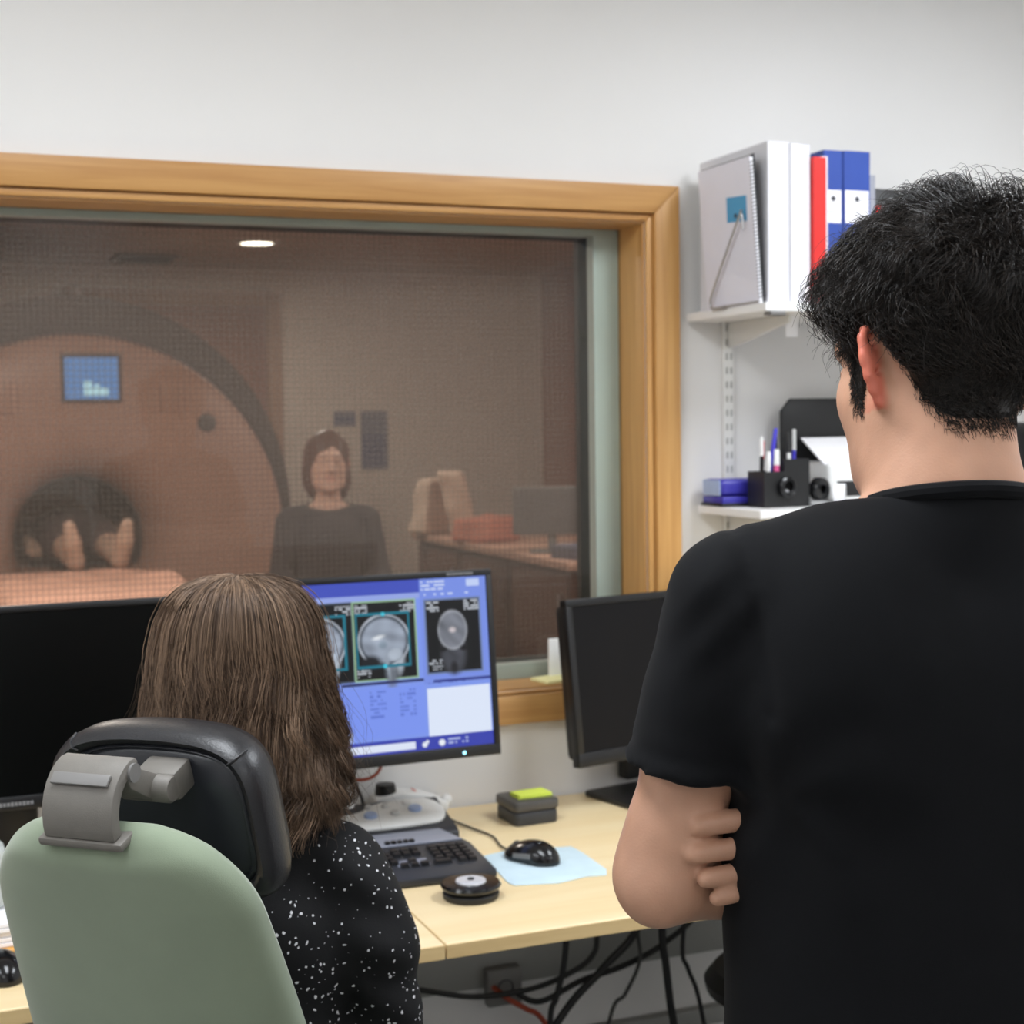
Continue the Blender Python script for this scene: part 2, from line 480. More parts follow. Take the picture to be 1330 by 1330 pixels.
G(WT).bx(OX0, fx0, 0.16, 0.235, OZ0, OZ1).bx(fx1, OX1, 0.16, 0.235, OZ0, OZ1).bx(fx0, fx1, 0.16, 0.235, OZ0, fz0).bx(fx0, fx1, 0.16, 0.235, fz1, OZ1).obj('inner_reveal', m_dstrip, win, False)  # sides of the recess between metal frame and mesh, coloured dark
def glass_mat():
    m = bpy.data.materials.new('window_glass'); t, N, L, b = nt(m)
    out = N['Material Output']
    tr = N.new('ShaderNodeBsdfTransparent'); tr.inputs[0].default_value = (0.93, 0.95, 0.94, 1)
    gl = N.new('ShaderNodeBsdfGlossy'); gl.inputs['Roughness'].default_value = 0.0
    fr = N.new('ShaderNodeFresnel'); fr.inputs['IOR'].default_value = 1.28
    mx = N.new('ShaderNodeMixShader')
    L.new(fr.outputs[0], mx.inputs[0]); L.new(tr.outputs[0], mx.inputs[1]); L.new(gl.outputs[0], mx.inputs[2])
    L.new(mx.outputs[0], out.inputs['Surface'])
    return m
G(WT).bx(OX0 + JL, OX1 - JL, 0.114, 0.120, OZ0 + JL, OZ1 - JL).obj('glass_pane', glass_mat(), win, False)
def mesh_screen_mat():
    m = bpy.data.materials.new('copper_shielding_mesh'); t, N, L, b = nt(m)
    out = N['Material Output']
    tc = N.new('ShaderNodeTexCoord'); sp = N.new('ShaderNodeSeparateXYZ'); L.new(tc.outputs['Object'], sp.inputs[0])
    def wires(sock, pitch):
        d = N.new('ShaderNodeMath'); d.operation = 'DIVIDE'; d.inputs[1].default_value = pitch; L.new(sock, d.inputs[0])
        f = N.new('ShaderNodeMath'); f.operation = 'FRACT'; L.new(d.outputs[0], f.inputs[0])
        l = N.new('ShaderNodeMath'); l.operation = 'LESS_THAN'; l.inputs[1].default_value = 0.42; L.new(f.outputs[0], l.inputs[0])
        return l.outputs[0]
    a, c = wires(sp.outputs[0], 0.0125), wires(sp.outputs[2], 0.0125)
    mxm = N.new('ShaderNodeMath'); mxm.operation = 'ADD'; L.new(a, mxm.inputs[0]); L.new(c, mxm.inputs[1])
    sc = N.new('ShaderNodeMath'); sc.operation = 'MULTIPLY_ADD'; sc.inputs[1].default_value = 0.09; sc.inputs[2].default_value = 0.23
    L.new(mxm.outputs[0], sc.inputs[0])
    df = N.new('ShaderNodeBsdfDiffuse'); df.inputs[0].default_value = (0.295, 0.222, 0.187, 1)
    tr = N.new('ShaderNodeBsdfTransparent')
    mx = N.new('ShaderNodeMixShader')
    L.new(sc.outputs[0], mx.inputs[0]); L.new(tr.outputs[0], mx.inputs[1]); L.new(df.outputs[0], mx.inputs[2])
    L.new(mx.outputs[0], out.inputs['Surface'])
    return m
G(WT).bx(fx0, fx1, 0.2095, 0.2105, fz0, fz1).obj('shielding_mesh', mesh_screen_mat(), win, False)

# ------------------------------------------------------------------ scanner room shell
SX0, SX1, SY0, SY1, SZ = -2.4, 3.85, 0.26, 6.0, 2.5
m_swall = M('scanner_wall_paint', (214, 202, 191), 0.8, var=0.03, scale=2)
m_swall2 = M('scanner_red_wall', (168, 118, 100), 0.8, var=0.04, scale=2)
m_sfloor = M('scanner_floor_vinyl', (120, 92, 80), 0.4, var=0.05)
struct(G().bx(SX0, SX1, SY1, SY1 + 0.1, 0, SZ).obj('wall_far', m_swall, None, False), 'beige far wall of the scanner room')
struct(G().bx(SX0 - 0.1, SX0, SY0, SY1 + 0.1, 0, SZ).obj('wall_far_left', m_swall, None, False), 'beige left wall of the scanner room')
struct(G().bx(SX1, SX1 + 0.1, SY0, SY1 + 0.1, 0, SZ).obj('wall_far_right', m_swall2, None, False), 'reddish right wall of the scanner room')
struct(G().bx(RX1 + 0.1, SX1, SY0 - 0.1, SY0, 0, SZ).obj('wall_near', m_swall, None, False), 'beige near wall of the scanner room')
struct(G().bx(SX0 - 0.1, SX1 + 0.1, SY0, SY1 + 0.1, -0.1, 0).obj('floor_scanner', m_sfloor, None, False), 'brown floor of the scanner room')
struct(G().bx(SX0 - 0.1, SX1 + 0.1, SY0, SY1 + 0.1, SZ, SZ + 0.1).obj('ceiling_scanner', m_swall, None, False), 'beige scanner room ceiling')
# panelled door in the far wall
dr = bpy.data.objects.new('door_1', None); COL.objects.link(dr); dr.location = (1.6, SY1, 0); struct(dr, 'red brown door with a lighter frame behind the scanner')
m_door = M('red_brown_door', (128, 84, 66), 0.6, var=0.06, scale=3)
m_dtrim = M('door_trim', (160, 126, 104), 0.6)
G().bx(-0.62, 0.45, -0.03, -0.001, 0.0, 2.27, 0.004).obj('door_leaf', m_door, dr)
G().bx(0.45, 0.54, -0.045, -0.001, 0, 2.36, 0.004).bx(-0.71, -0.62, -0.045, -0.001, 0, 2.36, 0.004).bx(-0.62, 0.45, -0.045, -0.001, 2.27, 2.36, 0.004).obj('door_frame', m_dtrim, dr)
G().tube([(0.36, -0.03, 1.05), (0.36, -0.07, 1.05), (0.26, -0.07, 1.05)], 0.01).obj('door_handle', m_steel, dr)
m_lamp = emis('downlight_lens', (255, 238, 214), 14.0)
for lx, ly, lb in [(1.72, 4.69, 'glowing round downlight in the scanner room ceiling'), (0.2, 2.0, 'added downlight above the scanner table, out of view, to light the room'), (2.9, 2.2, 'added downlight above the scanner room counter, out of view, to light the room')]:
    t = thing('downlight', lb, 'ceiling light', (lx, ly, SZ), 0)
    G().lathe([(0.085, 0), (0.115, 0), (0.115, -0.012), (0.09, -0.016), (0.085, -0.012)], 32).obj('trim_ring', m_white, t)
    G().lathe([(0, -0.004), (0.085, -0.004), (0.085, -0.008), (0, -0.012)], 32).obj('lens', m_lamp, t)
t = thing('air_vent', 'dark slatted ceiling air vent above the scanner', 'vent', (1.28, 5.55, SZ), 0)
G().bx(-0.17, 0.17, -0.17, 0.17, -0.012, 0, 0.003).obj('vent_frame', m_mgrey, t)
for i in range(6):
    G().box((0, -0.125 + i * 0.05, -0.018), (0.29, 0.032, 0.006), rot=(0.5, 0, 0)).obj('slat', m_dgrey, t, False)

# ------------------------------------------------------------------ scanner
m_mri = M('scanner_cream_shell', (188, 148, 130), 0.42, var=0.03, scale=4)
m_mri2 = M('scanner_dark_shell', (92, 80, 76), 0.5, var=0.04, scale=4)
m_bore = M('bore_liner', (70, 58, 54), 0.5, var=0.05)
mri = thing('mri_scanner', 'large ring-shaped MRI scanner with dark bore behind the window', 'scanner', (0.735, 4.0, 0))
MC = 1.055
ry = (PI / 2, 0, 0)   # lathe axis z -> -y
# front ring: funnel from outer face rim into the bore
G().lathe([(0.285, -1.5), (0.285, -0.10), (0.30, -0.04), (0.345, 0.02), (0.42, 0.06), (0.52, 0.085), (0.70, 0.095), (0.86, 0.085), (0.91, 0.06), (0.925, 0.0), (0.925, -0.25), (0.60, -0.25)], 96, (0, 0, MC), ry).obj('front_ring', m_mri, mri)
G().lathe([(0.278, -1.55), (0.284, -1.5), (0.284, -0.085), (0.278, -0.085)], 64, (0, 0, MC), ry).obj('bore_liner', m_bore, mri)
# housing behind: taller dark shell reaching above the face
hp = []
for k in range(49):
    a = PI * k / 48
    hp.append((0.985 * math.cos(a), 1.17 + 0.99 * math.sin(a)))
hp = [(0.985, 0.0)] + hp + [(-0.985, 0.0)]
TH = Matrix(((1, 0, 0, 0), (0, 0, 1, 0), (0, 1, 0, 0), (0, 0, 0, 1)))
hole = [(0.56 * math.cos(2 * PI * k / 48), MC + 0.56 * math.sin(2 * PI * k / 48)) for k in range(48)]
def shell_with_hole(outer, hole, y0, y1):
    tb = bmesh.new()
    A = [tb.verts.new((p[0], y0, p[1])) for p in outer]; B = [tb.verts.new((p[0], y0, p[1])) for p in hole]
    ea = [tb.edges.new((A[i], A[(i + 1) % len(A)])) for i in range(len(A))]; eb = [tb.edges.new((B[i], B[(i + 1) % len(B)])) for i in range(len(B))]
    bmesh.ops.triangle_fill(tb, use_beauty=True, edges=ea + eb)
    ex = bmesh.ops.extrude_face_region(tb, geom=tb.faces[:])
    bmesh.ops.translate(tb, vec=(0, y1 - y0, 0), verts=[v for v in ex['geom'] if isinstance(v, bmesh.types.BMVert)])
    bmesh.ops.recalc_face_normals(tb, faces=tb.faces[:])
    g = G(); g._add(tb); return g
shell_with_hole(hp, hole, 0.10, 1.45).obj('housing', m_mri2, mri)
G().bx(-0.60, 0.60, 0.0, 1.4, 0.0, 0.30, 0.02).obj('plinth', m_mri2, mri)
# display panel, buttons and a round speaker on the face
m_scr2 = emis('scanner_display_blue', (80, 124, 178), 1.5)
m_scr3 = emis('scanner_display_pale', (170, 205, 215), 1.7)
d = G().box((0.055, -0.100, 1.778), (0.26, 0.02, 0.215), 0.006).obj('display', m_mri2, mri)
G().bx(-0.06, 0.17, -0.1125, -0.1105, 1.685, 1.87).obj('screen', m_scr2, d, False)
G().bx(0.02, 0.125, -0.1145, -0.1128, 1.70, 1.735).bx(0.02, 0.055, -0.1145, -0.1128, 1.737, 1.765).bx(0.066, 0.088, -0.1145, -0.1128, 1.737, 1.75).obj('screen_readout', m_scr3, d, False)
G().lathe([(0, 0.0), (0.042, 0.0), (0.042, 0.012), (0.03, 0.016), (0, 0.016)], 24, (0.56, -0.092, 1.575), ry).obj('speaker_grille', m_mri2, mri)
for bx_ in (-0.32, 0.40):
    G().bx(bx_ - 0.05, bx_ + 0.05, -0.105, -0.085, 1.62, 1.76, 0.01).obj('button_panel', m_mri, mri)
# patient table
m_table = M('table_shell', (188, 150, 134), 0.5, var=0.03)
m_sheet = M('sheet_cloth', (222, 172, 150), 0.85, var=0.05, scale=6, bump=0.3, bscale=20)
tb_ = thing('patient_table', 'long cream patient table sliding into the scanner bore', 'table', (0.735, 2.5, 0))
G().bx(-0.25, 0.25, -0.9, 1.15, 0.0, 0.62, 0.04).obj('pedestal', m_table, tb_)
G().prism([(-0.26, 0.93), (-0.22, 0.86), (0.22, 0.86), (0.26, 0.93)], -1.0, 2.2, 0.006, Matrix(((1, 0, 0, 0), (0, 0, 1, 0), (0, 1, 0, 0), (0, 0, 0, 1)))).bx(-0.2, 0.2, -0.8, 1.0, 0.6, 0.87, 0.02).obj('table_top', m_table, tb_)
# rumpled sheet on the table
def rumple(nx, ny, x0, x1, y0, y1, z, amp, seed, drop=0.0):
    xs, ys = np.linspace(x0, x1, nx), np.linspace(y0, y1, ny)
    X, Y = np.meshgrid(xs, ys, indexing='ij')
    P = np.stack([X * 14, Y * 9, np.zeros_like(X)], -1)
    Z = z + amp * (0.6 + vnoise(P, seed) * 0.5 + 0.5 * vnoise(P * 2.1, seed + 1))
    e = np.maximum(np.abs(X - (x0 + x1) / 2) - (x1 - x0) * 0.36, 0) / ((x1 - x0) * 0.14)
    Z = Z - drop * e ** 2
    V = np.concatenate([np.stack([X, Y, Z], -1).reshape(-1, 3), np.stack([X, Y, Z - 0.004], -1).reshape(-1, 3)])
    i = np.arange(nx * ny).reshape(nx, ny); n = nx * ny
    q = np.stack([i[:-1, :-1], i[1:, :-1], i[1:, 1:], i[:-1, 1:]], -1).reshape(-1, 4)
    rim = np.concatenate([i[:, 0], i[-1, 1:], i[-2::-1, -1], i[0, -2:0:-1]])
    r2 = np.roll(rim, -1)
    s = np.stack([rim, r2, r2 + n, rim + n], -1)
    return V, np.concatenate([q, (q + n)[:, ::-1], s[:, ::-1]])
V, F = rumple(52, 60, 0.735 - 0.50, 0.735 + 0.34, 1.55, 3.35, 0.952, 0.03, 5, 0.14)
sh = mesh_np('bed_sheet', V, F, m_sheet); tag(sh, 'rumpled pale pink sheet spread over the scanner table', 'sheet')
# ------------------------------------------------------------------ desks
DZ = 0.73
m_edge = wood('birch_edge_band', (222, 194, 142), (206, 176, 124), 'x', 0.45)
m_leg = M('grey_painted_steel', (104, 106, 102), 0.45, 0.2, var=0.04)
def desk(label, x0, x1, legs):
    cx = (x0 + x1) / 2
    t = thing('desk', label, 'desk', (cx, -0.41, 0), 0, 'birch desks along the window wall')
    a, b = x0 - cx, x1 - cx
    G().bx(a, b, -0.402, 0.40, DZ - 0.024, DZ, 0.0015, 1).obj('tabletop', m_desk, t)
    G().bx(a, b, -0.4055, -0.4015, DZ - 0.0235, DZ - 0.0005, 0.0008, 1).obj('edge_band', m_edge, t)
    for lx in legs:
        G().bx(lx - 0.03 - cx, lx + 0.03 - cx, 0.10, 0.16, 0.025, DZ - 0.024, 0.004).obj('leg', m_leg, t)
        G().bx(lx - 0.035 - cx, lx + 0.035 - cx, -0.33, 0.36, 0.0, 0.028, 0.006).obj('foot', m_leg, t)
    G().bx(a + 0.15, b - 0.15, 0.11, 0.15, DZ - 0.075, DZ - 0.024, 0.003).obj('crossbar', m_leg, t)
    return t
desk('light birch desk reaching behind the standing man, with mouse and note tray', 0.7715, 2.35, (1.68, 2.2))
desk('light birch desk at the left, under the large dark monitor', -1.05, 0.7685, (-0.9, 0.1))

# wall duct, socket and cables below the desk
m_duct = M('grey_cable_duct', (150, 150, 146), 0.5, var=0.03)
dc = struct(G().bx(-0.9, 2.4, -0.035, -0.0005, 0.335, 0.415, 0.003).obj('trim_1', m_duct), 'grey cable duct along the wall under the desk')
struct(G().bx(-0.9, 2.4, -0.028, -0.0005, 0.16, 0.20, 0.003).obj('trim_2', m_duct), 'lower narrow cable duct along the wall')
t = thing('wall_socket', 'grey double wall socket on the duct under the desk', 'socket', (1.163, -0.0355, 0.30))
G().bx(-0.04, 0.04, -0.03, -0.0005, 0.0, 0.082, 0.006).obj('socket_box', m_mgrey, t)
G().lathe([(0.016, 0.002), (0.018, 0.002), (0.018, -0.002), (0.016, -0.002)], 20, (0, -0.031, 0.041), (PI / 2, 0, 0)).obj('socket_ring', m_dgrey, t)
m_orange = M('orange_cable', (168, 70, 44), 0.5)
def cable(label, pts, r, mat=m_cable, name='cable'):
    return tag(G().tube(pts, r, 7, 8).obj(name, mat), label, 'cable')
c14 = -0.16
cable('black cable dropping straight down just right of the wall socket', [(1.275, c14, 0.70), (1.268, c14, 0.50), (1.259, c14, 0.407), (1.242, c14, 0.343), (1.226, c14, 0.278), (1.22, -0.2, 0.008)], 0.0065)
cable('long black cable sagging in a wide curve towards the woman', [(1.36, -0.118, 0.70), (1.357, -0.118, 0.463), (1.345, -0.118, 0.402), (1.285, -0.118, 0.369), (1.192, -0.118, 0.350), (1.071, -0.118, 0.354), (0.945, -0.118, 0.389), (0.70, -0.118, 0.46), (0.6, -0.2, 0.70)], 0.006)
cable('thick black cable running diagonally down to the left', [(1.56, -0.12, 0.70), (1.462, -0.12, 0.462), (1.372, -0.12, 0.373), (1.262, -0.12, 0.272), (1.05, -0.16, 0.009)], 0.0085)
cable('thick black cable hanging almost vertically beside the standing man', [(1.475, -0.2, 0.70), (1.472, -0.2, 0.463), (1.48, -0.2, 0.39), (1.49, -0.2, 0.303), (1.50, -0.2, 0.233), (1.51, -0.2, 0.009)], 0.0085)
cable('black cable swung from the right under the desk to the middle', [(1.75, -0.08, 0.70), (1.64, -0.08, 0.47), (1.54, -0.08, 0.39), (1.44, -0.08, 0.353), (1.335, -0.08, 0.335), (1.24, -0.07, 0.30), (1.18, -0.06, 0.33)], 0.0065)
cable('short black cable curving down into the dark stool', [(1.537, -0.24, 0.70), (1.50, -0.24, 0.451), (1.512, -0.24, 0.389), (1.535, -0.24, 0.33), (1.56, -0.24, 0.2), (1.58, -0.24, 0.008)], 0.005)
m_gcable = M('grey_cable_rubber', (66, 66, 64), 0.5)
cable('thin grey cable looping behind the black ones', [(1.46, -0.10, 0.70), (1.462, -0.10, 0.455), (1.468, -0.10, 0.369), (1.432, -0.10, 0.298), (1.395, -0.10, 0.253), (1.33, -0.12, 0.008)], 0.0045, m_gcable)
cable('orange cable end with a black plug below the socket', [(1.13, -0.05, 0.35), (1.155, -0.10, 0.33), (1.196, -0.10, 0.302), (1.235, -0.10, 0.271), (1.30, -0.12, 0.15), (1.36, -0.15, 0.009)], 0.006, m_orange)
# dark stool below the desk behind the man
st = thing('stool', 'dark round stool pushed under the desk behind the standing man', 'stool', (1.60, -0.50, 0))
G().lathe([(0, 0.40), (0.14, 0.40), (0.165, 0.42), (0.17, 0.44), (0.15, 0.465), (0, 0.47)], 32).obj('seat', m_black, st)
G().lathe([(0.025, 0.03), (0.025, 0.40)], 16).obj('column', m_dgrey, st)
G().lathe([(0, 0.0), (0.16, 0.0), (0.165, 0.012), (0.03, 0.035), (0, 0.035)], 32).obj('foot_plate', m_dgrey, st)

# ------------------------------------------------------------------ monitors
m_bez = M('black_bezel', (18, 18, 20), 0.38, var=0.03)
m_off = M('dark_lcd_panel', (4, 5, 5), 0.3, var=0.02, spec=0.15)
m_off2 = M('dark_matte_lcd_panel', (13, 12, 14), 0.45, var=0.02, spec=0.2)
m_canvas = attr_mat('lit_desktop_picture', emission=0.92, rough=0.35, spec=0.3)
m_led = emis('power_led', (150, 225, 255), 3.0)
m_mark = M('grey_marking', (120, 120, 122), 0.5)

def desktop_canvas():
    W, H = 300, 188
    A = np.zeros((H, W, 3), np.float32)
    def rect(x0, y0, x1, y1, c):
        A[int(y0 * H):max(int(y1 * H), int(y0 * H) + 1), int(x0 * W):max(int(x1 * W), int(x0 * W) + 1)] = lin(c)
    yy, xx = np.mgrid[0:H, 0:W]; U, Vv = (xx + 0.5) / W, (yy + 0.5) / H
    rect(0, 0, 1, 1, (128, 154, 240))
    rect(0, 0, 0.745, 0.085, (66, 82, 190)); rect(0, 0.085, 0.745, 0.115, (150, 168, 232))
    rect(0.745, 0, 1, 0.62, (122, 146, 232))
    r = np.random.default_rng(3)
    def text(x0, y0, x1, y1, rows, c, p=0.5, seg=2):
        for k in range(rows):
            y = y0 + (y1 - y0) * k / rows; x = x0
            while x < x1:
                if r.random() < p: rect(x, y, min(x1, x + seg / W * r.integers(1, 4)), y + (y1 - y0) / rows * 0.5, c)
                x += seg / W * 2
    text(0.75, 0.02, 0.84, 0.085, 3, (205, 218, 250), 0.7); rect(0.925, 0.02, 0.975, 0.06, (196, 212, 250))
    text(0.76, 0.095, 0.93, 0.115, 1, (200, 214, 250), 0.6)
    # image panels
    def panel(x0, y0, x1, y1, frame):
        rect(x0 - 0.006, y0 - 0.01, x1 + 0.006, y1 + 0.01, frame); rect(x0, y0, x1, y1, (9, 10, 11))
        for (tx, ty, w_, h_) in ((x0, y0, 0.05, 0.07), (x1 - 0.06, y0, 0.058, 0.07), (x0, y1 - 0.08, 0.055, 0.075)):
            text(tx + 0.004, ty + 0.008, tx + w_, ty + h_, 4, (190, 196, 205), 0.75)
    def blob(cx, cy, rx, ry, c, soft=0.15, rot=0.0, add=False, m=1.0):
        dx, dy = (U - cx) * W / H, (Vv - cy); co, si = math.cos(rot), math.sin(rot)
        q = np.sqrt(((dx * co + dy * si) / rx) ** 2 + ((-dx * si + dy * co) / ry) ** 2)
        w_ = np.clip((1 - q) / soft, 0, 1)[..., None] * m
        A[:] = A * (1 - w_) + np.array(lin(c)) * w_
    def texn(cx, cy, rx, ry, seed, amp):
        dx, dy = (U - cx) * W / H, (Vv - cy); q = (dx / rx) ** 2 + (dy / ry) ** 2
        n = vnoise(np.stack([U * 95, Vv * 70, U * 0], -1), seed)
        A[:] = A * (1 + (q < 1)[..., None] * amp * n[..., None])
    for px in (0.03, 0.262, 0.498):
        panel(px, 0.125, px + 0.225, 0.565, (150, 185, 150) if px > 0.4 else (70, 80, 95))
    # head from the side
    def sag(ox):
        blob(ox + 0.128, 0.50, 0.05, 0.16, (105, 112, 122), 0.5); blob(ox + 0.165, 0.47, 0.028, 0.10, (190, 200, 212), 0.8, 0.15)
        blob(ox + 0.105, 0.345, 0.158, 0.158, (190, 198, 210), 0.06); blob(ox + 0.105, 0.345, 0.148, 0.148, (60, 68, 78), 0.06)
        blob(ox + 0.105, 0.345, 0.138, 0.136, (150, 160, 176), 0.12); blob(ox + 0.055, 0.47, 0.075, 0.055, (22, 24, 28), 0.5)
        blob(ox + 0.145, 0.43, 0.05, 0.042, (172, 182, 196), 0.3); blob(ox + 0.10, 0.37, 0.035, 0.03, (120, 134, 148), 0.6); blob(ox + 0.085, 0.325, 0.05, 0.016, (215, 220, 226), 0.6, -0.25)
        blob(ox + 0.115, 0.50, 0.016, 0.10, (150, 160, 172), 0.8, -0.15)
        texn(ox + 0.105, 0.36, 0.16, 0.17, int(ox * 50), 0.22)
    sag(0.498); sag(0.262); sag(0.03)
    for ox in (0.498, 0.262):
        c = (24, 118, 140)
        rect(ox + 0.008, 0.185, ox + 0.205, 0.20, c); rect(ox + 0.008, 0.485, ox + 0.205, 0.50, c); rect(ox + 0.197, 0.185, ox + 0.205, 0.50, c); rect(ox + 0.004, 0.185, ox + 0.01, 0.5, c)
        blob(ox + 0.105, 0.192, 0.014, 0.014, (60, 200, 225), 0.3); blob(ox + 0.105, 0.492, 0.014, 0.014, (60, 200, 225), 0.3)
    rect(0.44, 0.582, 0.745, 0.60, (40, 46, 92))
    # head from the front
    panel(0.765, 0.135, 0.968, 0.555, (110, 128, 170))
    blob(0.862, 0.47, 0.085, 0.12, (58, 60, 66), 0.6); blob(0.862, 0.45, 0.092, 0.14, (70, 72, 80), 0.5); blob(0.862, 0.31, 0.094, 0.122, (150, 154, 162), 0.08); blob(0.862, 0.31, 0.086, 0.112, (118, 122, 132), 0.15)
    blob(0.862, 0.31, 0.028, 0.022, (205, 196, 200), 0.6); blob(0.822, 0.42, 0.032, 0.02, (18, 18, 20), 0.5); blob(0.902, 0.42, 0.032, 0.02, (18, 18, 20), 0.5); blob(0.862, 0.53, 0.03, 0.05, (30, 30, 34), 0.6)
    texn(0.862, 0.33, 0.105, 0.16, 9, 0.22)
    rect(0.78, 0.60, 1, 0.612, (52, 62, 140)); text(0.76, 0.612, 0.9, 0.63, 1, (84, 102, 190), 0.6)
    # lower area
    rect(0.0, 0.62, 0.745, 0.90, (126, 152, 244))
    text(0.54, 0.635, 0.60, 0.80, 7, (98, 122, 214), 0.55); text(0.65, 0.635, 0.71, 0.80, 7, (98, 122, 214), 0.55); text(0.2, 0.635, 0.3, 0.80, 7, (98, 122, 214), 0.55)
    rect(0.755, 0.645, 0.995, 0.945, (226, 236, 255))
    rect(0, 0.925, 1, 1, (58, 68, 176)); rect(0.45, 0.86, 0.475, 0.92, (190, 205, 250))
    rect(0.03, 0.945, 0.70, 0.985, (226, 234, 252))
    blob(0.735, 0.965, 0.018, 0.018, (235, 240, 250), 0.3); blob(0.745, 0.95, 0.012, 0.012, (235, 240, 250), 0.3)
    blob(0.80, 0.962, 0.022, 0.022, (240, 244, 252), 0.3); text(0.825, 0.945, 0.90, 0.985, 2, (180, 192, 235), 0.75)
    return A

def monitor(label, x, y, rz, tilt, w, h, zc, scr, base, border=0.014, chin=0.02, canvas=None, led=None, logo=None, ndx=0.0, bdy=0.07, name='computer_monitor'):
    t = thing(name, label, 'monitor', (x, y, DZ), rz)
    T = Matrix.Translation((0, 0, zc - DZ)) @ Matrix.Rotation(-tilt, 4, 'X')
    zs0, zs1 = -h / 2 + chin, h / 2 - border
    # bezel ring
    G(T).bx(-w / 2, w / 2, -0.012, 0.012, zs1, h / 2, 0.002).bx(-w / 2, w / 2, -0.012, 0.012, -h / 2, zs0, 0.002).bx(-w / 2, -w / 2 + border, -0.012, 0.012, zs0 - 0.002, zs1 + 0.002, 0.002).bx(w / 2 - border, w / 2, -0.012, 0.012, zs0 - 0.002, zs1 + 0.002, 0.002).obj('bezel', m_bez, t)
    G(T).box((0, 0.03, 0), (w - 0.02, 0.04, h - 0.02), 0.015).box((0, 0.055, 0), (w * 0.5, 0.03, h * 0.6), 0.012).obj('back_shell', m_black, t)
    sw, shh = w - 2 * border, zs1 - zs0
    if canvas is None:
        G(T).bx(-sw / 2, sw / 2, -0.0085, 0.005, zs0, zs1).obj('screen', scr, t, False)
    else:
        H, W = canvas.shape[:2]
        xs = np.linspace(-sw / 2, sw / 2, W); zs = np.linspace(zs1, zs0, H)
        X, Z = np.meshgrid(xs, zs); V = np.stack([X, np.full_like(X, -0.008), Z, np.ones_like(X)], -1).reshape(-1, 4) @ np.array(T).T
        i = np.arange(W * H).reshape(H, W); q = np.stack([i[:-1, :-1], i[1:, :-1], i[1:, 1:], i[:-1, 1:]], -1).reshape(-1, 4)
        mesh_np('screen', V[:, :3], q, scr, t, canvas.reshape(-1, 3))
    if led is not None:
        G(T).lathe([(0, -0.002), (0.003, -0.002), (0.003, 0.0015), (0, 0.002)], 16, (led, -0.0125, -h / 2 + chin * 0.45), (PI / 2, 0, 0)).obj('power_led', m_led, t)
    for (lx, lz, n, s) in (logo or []):
        g = G(T)
        for k in range(n):
            g.box((lx + k * s * 1.35, -0.0122, lz), (s, 0.001, s * (1.25 if k % 3 else 1.5)))
        g.obj('marking', m_mark, t, False)
    bw, bd = base
    G().box((ndx, 0.085, (zc - DZ) / 2 + 0.01), (0.085, 0.035, zc - DZ - 0.03), 0.008).obj('stand_neck', m_black, t)
    G().bx(ndx - bw / 2, ndx + bw / 2, bdy - bd / 2, bdy + bd / 2, 0.0, 0.013, 0.004).obj('stand_base', m_black, t)
    return t
monitor('lit wide monitor showing brain scans on a blue desktop', 0.782, -0.29, rad(1.5), rad(6), 0.565, 0.362, 1.086, m_canvas, (0.20, 0.18), 0.013, 0.022, desktop_canvas(), ndx=-0.15, bdy=0.13, led=0.205, logo=[(0.19, 0.1745, 12, 0.0034)])
monitor('large switched-off monitor at the left behind the green chair', 0.165, -0.30, rad(2.0), rad(5), 0.56, 0.352, 1.072, m_off, (0.26, 0.18), 0.012, 0.024, logo=[(-0.03, -0.165, 9, 0.0048)])
monitor('switched-off monitor partly hidden by the standing man', 1.525, -0.10, rad(13), rad(7), 0.50, 0.352, 1.003, m_off2, (0.28, 0.21), 0.016, 0.03, bdy=-0.01)

# ------------------------------------------------------------------ keyboard
m_kb = M('keyboard_dark_shell', (40, 42, 48), 0.45, var=0.04)
m_kbg = M('keyboard_grey_deck', (128, 132, 146), 0.4, var=0.03)
m_key = M('black_keycap', (22, 23, 27), 0.4, var=0.04)
kb = thing('keyboard', 'dark keyboard with grey upper strip in front of the control box', 'keyboard', (0.755, -0.388, DZ), rad(-2))
KW = 0.445
kT = Matrix.Rotation(rad(4), 4, 'X') @ Matrix.Translation((0, 0, 0.010))
kbp = [(-KW / 2, -0.125), (KW / 2, -0.125), (KW / 2, 0.03), (KW / 2 - 0.03, 0.122), (-KW / 2 + 0.03, 0.122), (-KW / 2, 0.03)]
G(kT).prism(kbp, 0.0, 0.016, 0.005).obj('shell', m_kb, kb)
G(kT).prism([(-KW / 2 + 0.012, 0.045), (KW / 2 - 0.012, 0.045), (KW / 2 - 0.036, 0.116), (-KW / 2 + 0.036, 0.116)], 0.0155, 0.0185, 0.001).bx(0.055, 0.115, -0.062, -0.030, 0.0155, 0.0168, 0.0006).obj('grey_deck', m_kbg, kb)
G().bx(-0.19, 0.19, 0.085, 0.115, 0.0, 0.018, 0.003).obj('rear_foot', m_kb, kb)
G().bx(-0.20, 0.20, -0.115, -0.10, 0.0, 0.010, 0.002).obj('front_foot', m_kb, kb)
key_me = None
def key(x, y, w_=0.0155, d_=0.0145):
    global key_me
    if key_me is None:
        o = G().prism([(-0.5, -0.5), (0.5, -0.5), (0.5, 0.5), (-0.5, 0.5)], 0.0, 0.75, 0.0).obj('key', m_key, kb)
        for v in o.data.vertices:
            if v.co.z > 0.1: v.co.x *= 0.84; v.co.y *= 0.84
        key_me = o.data
    else:
        o = link('key', key_me, kb)
    p = kT @ Vector((x, y, 0.0155)); o.location = p; o.rotation_euler = (rad(4), 0, 0); o.scale = (w_, d_, 0.010)
P_ = 0.0188
